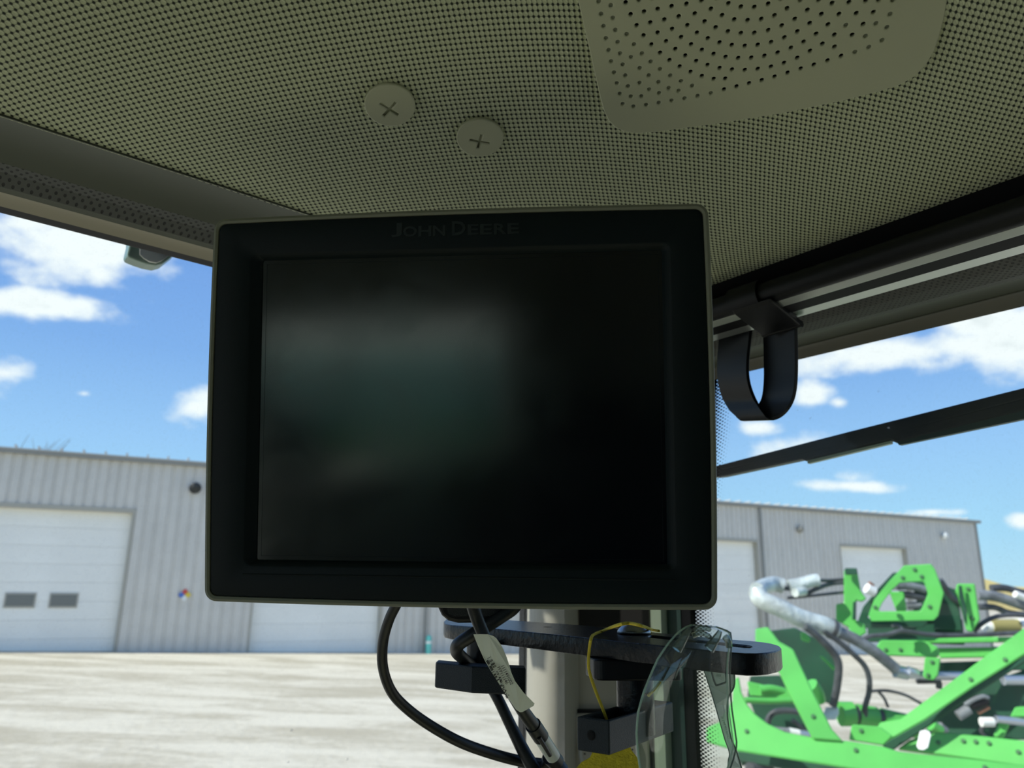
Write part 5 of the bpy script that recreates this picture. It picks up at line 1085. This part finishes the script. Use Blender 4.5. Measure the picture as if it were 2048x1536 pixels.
# U loop: strip following a U path; the strip is about 26 mm wide
dH = 0.68
def hp(px, py, d): return P(px, py, d)
Wd = (ray(1500, 700).cross(Z)).normalized()
lo_ = [((1588, 620), .66), ((1589, 660), .66), ((1590, 700), .66), ((1590, 740), .66), ((1588, 775), .66), ((1582, 800), .662), ((1570, 820), .666), ((1555, 831), .672), ((1538, 832), .68), ((1526, 820), .69), ((1514, 800), .70), ((1504, 775), .70), ((1499, 750), .70), ((1499, 720), .70), ((1502, 690), .70), ((1506, 655), .70), ((1508, 630), .70)]
li_ = [((1524, 640), .70), ((1526, 680), .70), ((1527, 720), .70), ((1527, 760), .70), ((1524, 790), .70), ((1518, 806), .705), ((1506, 822), .71), ((1493, 834), .716), ((1480, 834), .724), ((1464, 822), .732), ((1452, 800), .74), ((1444, 775), .74), ((1440, 750), .74), ((1440, 720), .74), ((1442, 690), .74), ((1445, 665), .74), ((1448, 650), .74)]
def dens(pts, k=4):
    q = [pts[0] * 2 - pts[1]] + pts + [pts[-1] * 2 - pts[-2]]; o = []
    for i in range(1, len(pts)):
        for j in range(k):
            t_ = j / k; p0, p1, p2, p3 = q[i - 1], q[i], q[i + 1], q[i + 2]
            o.append(0.5 * ((2 * p1) + (p2 - p0) * t_ + (2 * p0 - 5 * p1 + 4 * p2 - p3) * t_ ** 2 + (3 * p1 - p0 - 3 * p2 + p3) * t_ ** 3))
    return o + [pts[-1]]
def strip(name, A_, B_, th, m, par):
    a = dens([P(*p, d) for p, d in A_]); c = dens([P(*p, d) for p, d in B_]); b = B(); n = len(a)
    nrm = []
    for i in range(n):
        tdir = (a[min(i + 1, n - 1)] - a[max(i - 1, 0)]); nrm.append(tdir.cross(c[i] - a[i]).normalized() * th)
    b.v = a + c + [a[i] + nrm[i] for i in range(n)] + [c[i] + nrm[i] for i in range(n)]
    for i in range(n - 1):
        b.f += [(i, i + 1, n + i + 1, n + i), (2 * n + i, 3 * n + i, 3 * n + i + 1, 2 * n + i + 1), (i, 2 * n + i, 2 * n + i + 1, i + 1), (n + i, n + i + 1, 3 * n + i + 1, 3 * n + i)]
    b.f += [(0, n, 3 * n, 2 * n), (n - 1, 3 * n - 1, 4 * n - 1, 2 * n - 1)]
    return obj(name, b, M[m], par, smooth=True, bevel=0.0005)
strip('u_loop', lo_, li_, 0.0035, 'blackpl', hk_)
# collar wrapped over the tube
v0c = (onu(1462, 620, 0.54) - E0).dot(V); v1c = (onu(1522, 600, 0.54) - E0).dot(V)
cp = []
for a in range(-60, 241, 20): cp.append((tube_u + 0.0135 * math.cos(math.radians(a)), tube_w + 0.0135 * math.sin(math.radians(a))))
inner = [(tube_u + 0.0105 * math.cos(math.radians(a)), tube_w + 0.0105 * math.sin(math.radians(a))) for a in range(240, -61, -20)]
obj('collar', B().extrude_profile(cp + inner, E0, U, Z, V, v1c, v0c), M['blackpl'], hk_, smooth=True)
obj('neck', B().extrude_profile([(0.535, 0.234), (0.5385, 0.2310), (0.580, 0.2195), (0.582, 0.2245), (0.56, 0.233)], E0, U, Z, V, v1c - 0.012, v0c - 0.004), M['blackpl'], hk_, bevel=0.001)
obj('foot_lip', B().tube([C(0.581, v1c - 0.012, 0.2218), C(0.581, v0c - 0.004, 0.2218)], 0.0032, 12, smooth=1), M['blackpl'], hk_, smooth=True)

# ---- wiper outside the right window
wi = empty('wiper', C(0.77, 0.3, 0.15), 'long black wiper parked across the right window, seen against the sky', 'wiper')
def WP(px, py): return onu(px, py, 0.765)
obj('arm', B().prism([WP(1425, 933), WP(1700, 862), WP(2075, 768), WP(2075, 792), WP(1760, 876), WP(1425, 945)], U * 0.022), M['wiper'], wi, bevel=0.002)
obj('blade', B().prism([WP(1425, 942), WP(1760, 868), WP(2075, 788), WP(2075, 815), WP(1790, 886), WP(1782, 880), WP(1610, 922), WP(1603, 919), WP(1445, 953), WP(1425, 955)], U * 0.012), M['wiper'], wi, bevel=0.002)
obj('squeegee', B().prism([WP(1615, 921), WP(1780, 882), WP(1780, 887), WP(1615, 927)], U * 0.006), M['strip'], wi)
obj('squeegee', B().prism([WP(1793, 884), WP(2075, 814), WP(2075, 832), WP(1798, 890)], U * 0.006), M['stripdk'], wi)
# ---- mirror corner outside the left window
mi = empty('outside_mirror', onv(300, 470, 0.80), 'small rounded grey mirror corner hanging outside the left window top', 'mirror')
mp_ = [(262, 440), (260, 485), (254.5, 508), (258, 514), (275, 521), (293, 527), (312, 530.5), (326, 527), (338, 518), (352, 507), (360, 440)]
mq = [onv(a, b_, 0.80) for a, b_ in mp_]
obj('mirror_shell', B().prism(mq, V * 0.02), M['mirrorrim'], mi, bevel=0.002)
cm = sum(mq, Vector()) / len(mq)
obj('mirror_glass', B().prism([onv(a, b_, 0.797) for a, b_ in ((284, 445), (280, 490), (280, 508), (288, 516), (300, 523), (313, 525), (324, 521), (346, 505), (350, 445))], V * 0.003), M['mirror'], mi)
obj('mirror_arm', B().tube([onv(310, 442, 0.81), C(0.15, 0.70, 0.40)], 0.008, 8), M['black'], mi)
